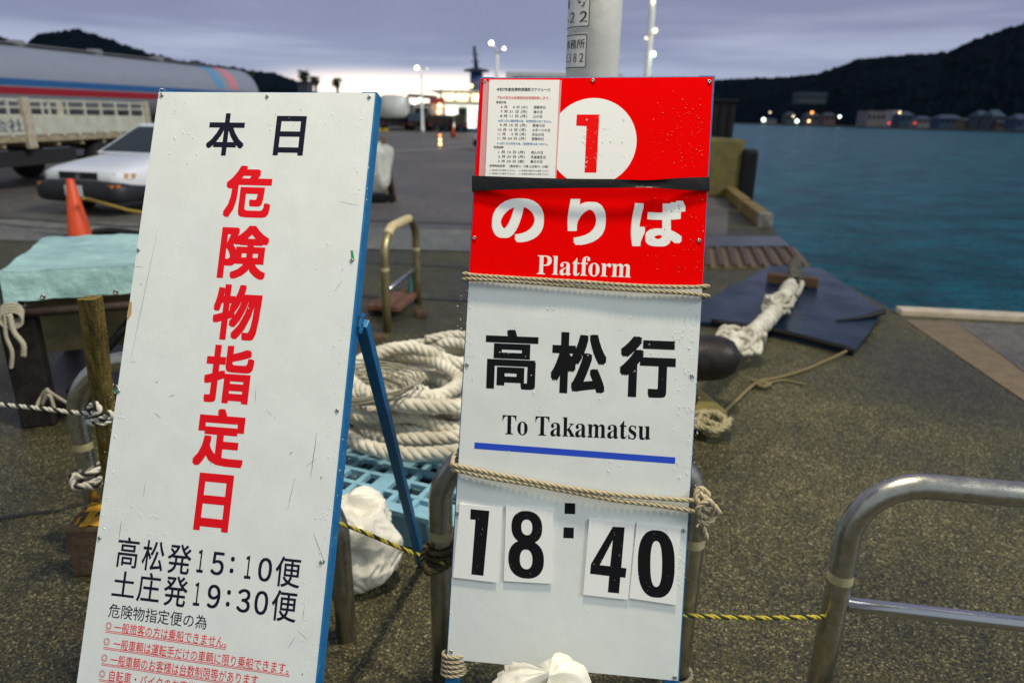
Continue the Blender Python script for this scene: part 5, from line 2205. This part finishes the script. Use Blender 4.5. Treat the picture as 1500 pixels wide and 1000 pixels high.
FE = thing('car_ferry', 'lit white car ferry with a blue funnel moored across the end of the yard', 'ferry', (4, FD + 6, -1.8))
FH = M('ferry_white', (.62, .63, .60), .5, var=(.5, (.52, .52, .48), .6))
mb = MB()
x0, x1 = fx(643), fx(643) + 25
prof_ = [(x0, FD), (x1, FD - 2), (x1 + 6, FD + 5), (x1, FD + 12), (x0, FD + 11)]
mb.slab([Vector((x, y, 1.3)) for x, y in prof_], 3.6)
obj('hull', mb, M('hull_blue', (.03, .08, .20), .5), FE)
mb = MB()
mb.slab([Vector((x, y, hz(660, 153, FD))) for x, y in prof_], hz(660, 153, FD) - 1.3)
obj('car_deck', mb, FH, FE)
mb = MB()
za, zb_ = hz(660, 188, FD), hz(660, 157, FD)
XC = (fx(650) + fx(735)) / 2
mb.box((XC, FD - 2 * (XC - x0) / 24 - .06, (za + zb_) / 2 + .1), (fx(735) - fx(650), .06, zb_ - za + .1), (0, 0, -.0833))
obj('lit_car_deck_opening', mb, lampmat('deck_light', (.96, 1, .84), 1.9), FE)
mb = MB()
for k in range(5):
    mb = MB()
    mb.box((fx(652) + k * 1.6, FD - 2 * (fx(652) + k * 1.6 - x0) / 24 - .16, (za + zb_) / 2), (.20, .10, zb_ - za), None, .02)
    obj('deck_pillar', mb, FH, FE)
z2_ = hz(660, 153, FD)
z3_ = hz(660, 134, FD)
mb = MB()
mb.box((x0 + 11, FD + 5.2, (z2_ + z3_) / 2), (22, 8, z3_ - z2_), None, .05)
mb.box((x0 + 10.5, FD + 5.2, z3_ + .08), (23, 9.4, .12), None, .03)
sup = obj('passenger_deck', mb, FH, FE)
for k in range(14):
    mb = MB()
    mb.box((x0 + .8 + k * 1.45, FD + 1.18, (z2_ + z3_) / 2 + .1), (1.05, .05, (z3_ - z2_) * .55), None, .02)
    obj('window', mb, L_WIN, sup)
mb = MB()
mb.box((x0 + 12.6, FD + 5.4, z3_ + 1.1), (12, 5, 2.0), None, .08)
br = obj('bridge', mb, FH, FE)
mb = MB()
mb.box((x0 + 12.6, FD + 2.88, z3_ + 1.35), (10.5, .05, .55), None, .02)
obj('bridge_windows', mb, GLASS, br)
mb = MB()
for k in range(26):
    mb.box((x0 + .2 + k * .9, FD + .6, z3_ + .58), (.04, .04, .95), None)
for z_ in (.45, .75, 1.05):
    mb.box((x0 + 11.4, FD + .6, z3_ + z_), (22.6, .035, .035), None)
obj('railing', mb, FH, FE)
fc = D(698, 120, FD + 5)
mb = MB()
mb.lathe([(.72, z3_), (.68, hz(698, 108, FD + 5)), (.50, hz(698, 106, FD + 5)), (.45, hz(698, 106, FD + 5) - .1)], (fc.x, FD + 5, 0), 24)
FBL = M('funnel_blue', (.012, .05, .20), .4)
obj('funnel', mb, FBL, FE)
mb = MB()
zt_ = hz(695, 105, FD + 5)
mb.lathe([(.5, zt_ - .12), (1.35, zt_), (1.35, zt_ + .15), (.4, zt_ + .35)], (fc.x, FD + 5, 0), 24)
mb.tube([Vector((fc.x, FD + 5, zt_)), Vector((fc.x - .10, FD + 5, hz(694, 88, FD + 5))), Vector((fc.x - .25, FD + 5, hz(693, 68, FD + 5)))], [.28, .20, .15], 10)
for z_, w_ in ((90, 1.0), (80, .7)):
    mb.box((fc.x - .12, FD + 5, hz(694, z_, FD + 5)), (w_, .08, .08), None)
obj('mast', mb, M('mast_navy', (.012, .025, .06), .5), FE)
for x, y, r_, lm in ((676, 122, .34, L_WARM), (690.5, 126, .26, L_WARM), (668, 142, .30, L_WARM), (676, 145, .22, L_WARM), (664, 140, .2, L_WHITE), (686, 140, .2, L_WARM), (671, 161, .22, L_DIM), (647, 128, .16, L_DIM)):
    c = D(x, y, FD + .3)
    mb = MB()
    mb.ball(c, r_ * .6, 12)
    mb2 = MB()
    mb2.tube([Vector((c.x, c.y + .2, c.z - 1.4)), Vector((c.x, c.y + .2, c.z))], .05, 6)
    lo_ = obj('lamp_stand', mb2, FH, FE)
    obj('lamp', mb, lm, lo_)

# red and white gangway tower with warm lamps
GT = thing('gangway_tower', 'red topped boarding gangway tower with two warm lamps beside the ferry', 'gangway', (fx(640), FD - 3, 0))
g = D(641, 165, FD - 3)
mb = MB()
mb.box((g.x, FD - 3, hz(641, 168, FD - 3)), (1.2, 1.6, hz(641, 152, FD - 3) - hz(641, 184, FD - 3)), None, .04)
for dx in (-.5, .5):
    for dy in (-.7, .7):
        mb.box((g.x + dx, FD - 3 + dy, .9), (.12, .12, 1.8), None)
obj('tower', mb, M('gangway_pink', (.72, .52, .47), .6), GT)
mb = MB()
mb.box((g.x, FD - 3, hz(641, 148, FD - 3)), (1.3, 1.7, hz(641, 144, FD - 3) - hz(641, 153, FD - 3)), None, .05)
obj('tower_top', mb, M('gangway_red', (.36, .07, .06), .5), GT)
mb = MB()
mb.beam(D(597, 140, FD - 3), D(640, 143, FD - 3), .35, .35, (0, -1, 0), .03)
mb.beam(D(597, 141, FD - 3), Vector((D(597, 150, FD - 3).x, FD - 3, 0)), .22, .22, (0, -1, 0), .03)
obj('gangway_arm', mb, M('gangway_grey', (.16, .15, .16), .6), GT)
for x, y, r_ in ((644, 155, .21), (643, 164, .20)):
    mb = MB()
    mb.ball(D(x, y, FD - 4.1), r_, 12)
    obj('lamp', mb, L_WARM, GT)

# lorries parked at the far end of the yard


def far_lorry(label, px, base_y, w, h, bodycol, dark_h=.95, rz=0.0, rounded=False):
    p = G(px, base_y)
    t_ = thing('parked_lorry', label, 'lorry', (0, 0, 0), 'lorries at the far end of the yard')
    m_ = MB()
    if rounded:
        loft(m_, [(0, w * .44, dark_h, h, .1), (.25, w / 2, dark_h - .05, h + .02, .12), (5.5, w / 2, dark_h - .05, h + .02, .12), (5.8, w * .44, dark_h, h, .1)])
    else:
        m_.box((0, 2.9, (h + dark_h) / 2), (w, 5.8, h - dark_h), None, .06)
        for k in range(4):
            m_.box((0, .4 + k * 1.7, h + .01), (w + .04, .08, .06), None)
    obj('cargo_body', m_, bodycol, t_)
    m_ = MB()
    m_.box((0, 3, dark_h - .2), (w * .9, 5.6, .3), None, .02)
    m_.box((0, -.05, .55), (w * .95, .12, .35), None, .02)
    obj('chassis', m_, DUSTY, t_)
    for s_ in (-1, 1):
        m_ = MB()
        m_.box((s_ * w * .38, -.14, .62), (.30, .05, .12), None, .01)
        obj('rear_light', m_, M('rear_lens', (.35, .05, .03), .3), t_)
    for y in (1.0, 4.9):
        for s_ in (-1, 1):
            wheel(t_, s_ * w * .40, y, .45, .26)
    lorry_cab(t_, 6.9, w * .48, TRUCKW, 2.3)
    for k_ in kids(t_):
        if k_.name.startswith('cab'):
            pass
    place(t_, (p.x, p.y, 0), rz)
    return t_


far_lorry('pale silver tank lorry at the far end of the yard, tallest of those parked there', 577, 191, 2.75, 3.1, M('pale_silver', (.62, .62, .58), .45, .1), 1.1, R(6), True)
far_lorry('low dark blue lorry parked right of the pale tank lorry', 612, 192, 1.75, 1.55, M('lorry_blue_grey', (.05, .07, .10), .5), .8, R(4))
far_lorry('dark brown box lorry parked in front of the gangway tower', 644, 193, 2.2, 1.42, M('lorry_brown', (.035, .022, .015), .6), .7, R(2))
far_lorry('small dark van like lorry nearest the lit ferry deck', 674, 194, 1.0, 1.5, M('lorry_olive', (.05, .045, .025), .6), .7, R(2))
for px_, lab in ((557, 'yellow kerb block at the yard edge, nearer the danger notice'), (567, 'yellow kerb block at the yard edge, under the pale tank lorry')):
    mb = MB()
    q = G(px_, 192.5)
    mb.box(q + Vector((0, -.6, .13)), (.42, .3, .26), None, .05)
    tag(obj('kerb_block', mb, M('kerb_yellow', (.68, .42, .01), .5)), lab, 'kerb block')

# lit guide cones
for px_, py_, lab in ((664, 201, 'red traffic cone with a lit top near the ferry'),):
    q = G(px_, py_)
    t_ = thing('traffic_cone', lab, 'traffic cone', tuple(q))
    mb = MB()
    mb.lathe([(.20, .03), (.05, .72), (.01, .74)], q, 16)
    obj('cone_body', mb, M('far_cone_red', (.60, .07, .02), .5), t_)
    mb = MB()
    mb.box(q + Vector((0, 0, .015)), (.42, .42, .03), None, .01)
    obj('base_plate', mb, BLACKRUB, t_)
q = G(645, 216)
WLT = thing('warning_light', 'stack of three glowing amber warning lamps standing in the yard', 'warning light', tuple(q))
mb = MB()
mb.lathe([(.12, 0), (.12, .04), (.025, .06), (.02, .62)], q, 14)
obj('stand', mb, BLACKRUB, WLT)
for z_, r_, lm in ((.16, .075, L_WARM), (.36, .07, L_WARM), (.56, .055, L_ORANGE)):
    mb = MB()
    mb.ball(q + Vector((0, -.06, z_)), r_, 12)
    obj('lamp', mb, lm, WLT)

# palms before the hill
PALMT = M('palm_trunk', (.06, .05, .04), .9, var=(20, (.03, .025, .02), .8))
PALML = M('palm_leaf', (.020, .030, .018), .8, var=(8, (.035, .05, .025), .6))
for i, (px_, py_, sc, lab) in enumerate(((366, 107, .9, 'palm tree standing alone against the wooded hill, leftmost of the palms'), (445, 108, 1.15, 'tallest palm tree above the top edge of the danger notice'), (461, 116, 1.0, 'palm tree close beside the tallest palm, right of it'), (493, 118, 1.05, 'palm tree standing apart against the pale glow, rightmost of the palms'))):
    d_ = 130
    q = D(px_, py_, d_)
    t_ = thing('palm_tree', lab, 'palm tree', (q.x, d_, 0), 'palms by the harbour')
    m_ = MB()
    m_.tube([Vector((q.x, d_, 0)), Vector((q.x + .15, d_, q.z * .5)), Vector((q.x, d_, q.z))], [.34, .26, .22], 10)
    obj('trunk', m_, PALMT, t_)
    m_ = MB()
    for k in range(46):
        az, el = rnd.uniform(0, 6.28), rnd.uniform(-.9, 1.3)
        L1 = sc * rnd.uniform(1.0, 1.5)
        pts = []
        for j in range(5):
            f_ = j / 4
            e2_ = el - 1.1 * f_ * f_
            pts.append(Vector((q.x, d_, q.z)) + Vector((math.cos(az) * math.cos(e2_), math.sin(az) * math.cos(e2_), math.sin(e2_))) * (L1 * f_))
        side = Vector((-math.sin(az), math.cos(az), 0))
        vs_ = []
        for j, p in enumerate(pts):
            w_ = .20 * math.sin(math.pi * (.12 + .85 * j / 4))
            vs_ += [p + side * w_ - Vector((0, 0, w_ * .6)), p, p - side * w_ - Vector((0, 0, w_ * .6))]
        fs_ = []
        for j in range(4):
            fs_ += [(3 * j, 3 * j + 1, 3 * j + 4, 3 * j + 3), (3 * j + 1, 3 * j + 2, 3 * j + 5, 3 * j + 4)]
        m_.add(vs_, fs_)
    obj('crown', m_, PALML, t_)


# ------------------------------------------------------------------ town across the bay
def house(label, px, ptop, pbase, wpx, wall, roof, d=None, flat=False, wins=2, depth=9, lit=False):
    d = d or shoreR(px) * .97
    a, b = D(px - wpx / 2, pbase, d), D(px + wpx / 2, pbase, d)
    zt = hz(px, ptop, d)
    z0 = min(a.z, b.z, -1.2) if pbase > 170 else min(a.z, b.z)
    z0 = min(z0, a.z) - 1.0
    w = b.x - a.x
    t_ = thing('waterfront_building' if flat else 'house', label, 'building' if flat else 'house', ((a.x + b.x) / 2, d, z0), 'houses across the bay')
    cx = (a.x + b.x) / 2
    hwall = zt - (0 if flat else (zt - a.z) * .35)
    m_ = MB()
    m_.box((cx, d + depth / 2, (hwall + z0) / 2), (w, depth, hwall - z0), None, .1)
    obj('wall', m_, wall, t_)
    m_ = MB()
    if flat:
        m_.box((cx, d + depth / 2, hwall + .15), (w + .6, depth + .6, .4), None, .05)
    else:
        e_ = .5
        v_ = [Vector((cx - w / 2 - e_, d - e_, hwall - .1)), Vector((cx + w / 2 + e_, d - e_, hwall - .1)), Vector((cx + w / 2 + e_, d + depth + e_, hwall - .1)), Vector((cx - w / 2 - e_, d + depth + e_, hwall - .1)), Vector((cx - w / 2 + w * .18, d + depth / 2, zt)), Vector((cx + w / 2 - w * .18, d + depth / 2, zt))]
        m_.add(v_, [(0, 1, 5, 4), (2, 3, 4, 5), (1, 2, 5), (3, 0, 4), (3, 2, 1, 0)])
    obj('roof', m_, roof, t_)
    for k in range(wins):
        m_ = MB()
        m_.box((cx - w / 2 + w * (k + .5) / wins, d - .04, a.z + (hwall - a.z) * .55), (w / wins * .55, .10, (hwall - a.z) * .32), None, .02)
        obj('window', m_, L_WINW if (lit and k == 0) else GLASS, t_)
    return t_


WG = M('wall_grey', (.05, .06, .085), .8, var=(.3, (.035, .042, .06), .6))
WP = M('wall_pale', (.19, .175, .19), .8, var=(.3, (.12, .11, .12), .6))
WB_ = M('wall_blue', (.02, .05, .11), .8, var=(.3, (.013, .035, .07), .6))
WR = M('wall_rose', (.11, .06, .07), .8, var=(.3, (.08, .05, .05), .6))
RFD = M('roof_dark', (.03, .035, .05), .7)
RFB = M('roof_blue', (.025, .045, .09), .6)
house('long pale three storey building on the far shore, widest of the waterfront', 1289, 163.5, 181, 40, WP, WP, flat=True, wins=6, depth=14)
house('white end building adjoining the long pale building on the far shore', 1311, 161.5, 181, 11, M('wall_white', (.34, .32, .34), .8), RFD, flat=True, wins=1)
for args in (('low pale shed near the left end of the far shore', 1131, 173.5, 178, 13, WP, RFB, 1), ('grey house beside two lamps on the far shore', 1158, 164, 178, 13, WG, RFD, 2), ('dark house below the orange lamp on the far shore', 1190, 165, 179, 20, WG, RFD, 2), ('rose walled house right of the orange lamp on the far shore', 1217 - 2, 165, 178, 17, WR, RFD, 2),
             ('blue roofed house just right of the amber lamp', 1327, 163, 180, 20, WB_, RFB, 2), ('mauve house with a pale roof above the red lamp', 1354, 170, 183, 20, WP, RFB, 3), ('bright blue house on the far shore, between the mauve and the dim yellow houses', 1392, 168, 184, 34, WB_, RFB, 4), ('low house with a dim yellow lit front on the far shore', 1421, 173, 185, 18, M('wall_ochre', (.13, .11, .06), .8), RFD, 2),
             ('dark slate roofed house on the far shore', 1440, 162, 186, 16, WG, RFB, 2), ('teal roofed house high on the far shore', 1460, 161, 187, 18, WG, M('roof_teal', (.02, .06, .085), .6), 2), ('rose fronted house near the right end of the far shore', 1468, 176, 188, 14, WR, RFD, 2), ('blue house at the right end of the far shore', 1497, 167, 189, 18, WB_, RFB, 2)):
    house(args[0], args[1], args[2], args[3], args[4], args[5], args[6], wins=args[7])
house('large pale house up on the wooded slope above the waterfront', 1189, 136, 150, 42, WG, M('roof_slate', (.06, .08, .13), .6), d=shoreR(1186) + 60, flat=True, wins=7, depth=12)

for i, (x, y, r_, lm, lab) in enumerate(((1128, 165, .9, L_DIM, 'dim yellowish lamp standing alone above the brightest shore lamp'), (1118.5, 175.5, 1.7, L_COOL, 'brightest greenish white lamp at the left end of the far shore'), (1162, 170.5, 1.0, L_DIM, 'pale pinkish lamp above the second bright white lamp of the far shore'), (1167.5, 177.5, 1.5, L_COOL, 'second bright white lamp low on the far shore'), (1189.5, 165, 1.25, L_ORANGE, 'deep orange lamp below the large house on the slope'), (1185, 177.5, 1.1, L_WARM, 'warm yellow lamp low on the far shore under the orange one'),
                                          (1230, 171, 1.15, L_COOL, 'greenish yellow lamp left of the long pale building'), (1259, 175.5, .95, L_DIM, 'pale lamp close to the left end of the long pale building'), (1318, 165, .95, L_WARM, 'amber lamp at the right end of the long pale building'), (1302, 180.5, .85, L_RED, 'red lamp below the long pale building'), (1340, 180.5, .75, L_RED, 'red lamp right of the long pale building, lower than the amber one'))):
    d_ = shoreR(x) * .955
    c = D(x, y, d_)
    t_ = thing('shore_lamp', lab, 'street lamp', (c.x, d_, -1.8), 'lamps along the far shore')
    mb = MB()
    mb.tube([Vector((c.x, d_ + .3, -1.9)), Vector((c.x, d_ + .3, c.z + .2))], .10, 6)
    obj('pole', mb, DUSTY, t_)
    mb = MB()
    mb.ball(c, r_ * d_ / 700, 12)
    obj('lamp', mb, lm, t_)
mb = MB()
pts = []
for i in range(31):
    x = 1060 + 560 * i / 30
    d_ = shoreR(x) * .93
    pts.append(D(x, 178, d_))
top_ = [Vector((p.x, p.y, -.9 + .25 * rnd.random())) for p in pts]
bot_ = [Vector((p.x, p.y, -3)) for p in pts]
bk_ = [Vector((p.x * 1.06, p.y * 1.08, -.7)) for p in pts]
n_ = len(pts)
mb.add(top_ + bot_ + bk_, [(i, i + 1, n_ + i + 1, n_ + i) for i in range(n_ - 1)] + [(i, i + 1, 2 * n_ + i + 1, 2 * n_ + i) for i in range(n_ - 1)])
tag(obj('sea_wall', mb, M('sea_wall_stone', (.06, .055, .05), .8, var=(.2, (.11, .09, .07), .7))), 'low stone sea wall along the foot of the far shore', 'sea wall')
# small pale building under the palms
mb = MB()
q = D(443, 128, 140)
WBp = thing('harbour_office', 'small pale building among the palms under the wooded hill', 'building', (q.x, 140, 0))
mb.box((q.x, 142, hz(443, 121, 140) / 2), (1.9, 4, hz(443, 121, 140)), None, .05)
obj('wall', mb, WG, WBp)
mb = MB()
mb.box((q.x, 142, hz(443, 121, 140) + .1), (2.2, 4.4, .25), None, .05)
obj('roof', mb, RFD, WBp)

# far side of the yard: low dark sheds that close the view below the afterglow
for i, (a, b, y0, y1, d_, lab) in enumerate(((548, 606, 168, 190, 96, 'low dark shed behind the pale tank lorry'), (600, 660, 163, 190, 99, 'long dusky shed behind the gangway tower'), (490, 552, 172, 190, 104, 'dark shed behind the upper right edge of the danger notice'))):
    p, q = D(a, y1, d_), D(b, y1, d_)
    zt_ = hz((a + b) / 2, y0, d_)
    t_ = thing('harbour_shed', lab, 'shed', ((p.x + q.x) / 2, d_, 0))
    mb = MB()
    mb.box(((p.x + q.x) / 2, d_ + 4, zt_ / 2 - .2), (q.x - p.x, 8, zt_), None, .05)
    obj('wall', mb, M('shed_wall', (.10, .11, .14), .8), t_)
    mb = MB()
    w_ = q.x - p.x
    cx = (p.x + q.x) / 2
    z_ = zt_ - .22
    mb.add([(cx - w_ / 2 - .4, d_ - .4, z_), (cx + w_ / 2 + .4, d_ - .4, z_), (cx + w_ / 2 + .4, d_ + 8.4, z_), (cx - w_ / 2 - .4, d_ + 8.4, z_), (cx - w_ / 2 - .4, d_ + 4, z_ + .9), (cx + w_ / 2 + .4, d_ + 4, z_ + .9)], [(0, 1, 5, 4), (2, 3, 4, 5), (1, 2, 5), (3, 0, 4), (3, 2, 1, 0)])
    obj('roof', mb, RFD, t_)
for i, (x, y, d_, r_, lm, lab) in enumerate(((598, 150, 90, .22, L_DIM, 'pale lamp on a pole behind the lorries, beside the gangway arm'), (633, 158, 86, .2, L_WARM, 'warm lamp on a pole just left of the gangway tower'), (583, 139, 97, .2, L_WARM, 'warm lamp on a pole above the pale tank lorry'), (570, 141, 99, .17, L_WHITE, 'white lamp on a pole above the left end of the pale tank lorry'), (607, 151, 92, .16, L_COOL, 'small greenish lamp on a pole behind the low blue lorry'), (598, 166, 88, .2, L_WARM, 'warm lamp low behind the pale tank lorry'), (616, 146, 94, .2, L_WHITE, 'white lamp on a pole under the gangway arm'))):
    c = D(x, y, d_)
    t_ = thing('yard_lamp', lab, 'street lamp', (c.x, d_, 0), 'lamps behind the lorries')
    mb = MB()
    mb.tube([Vector((c.x, d_ + .2, 0)), Vector((c.x, d_ + .2, c.z))], .06, 6)
    obj('pole', mb, DUSTY, t_)
    mb = MB()
    mb.ball(c, r_, 12)
    obj('lamp', mb, lm, t_)
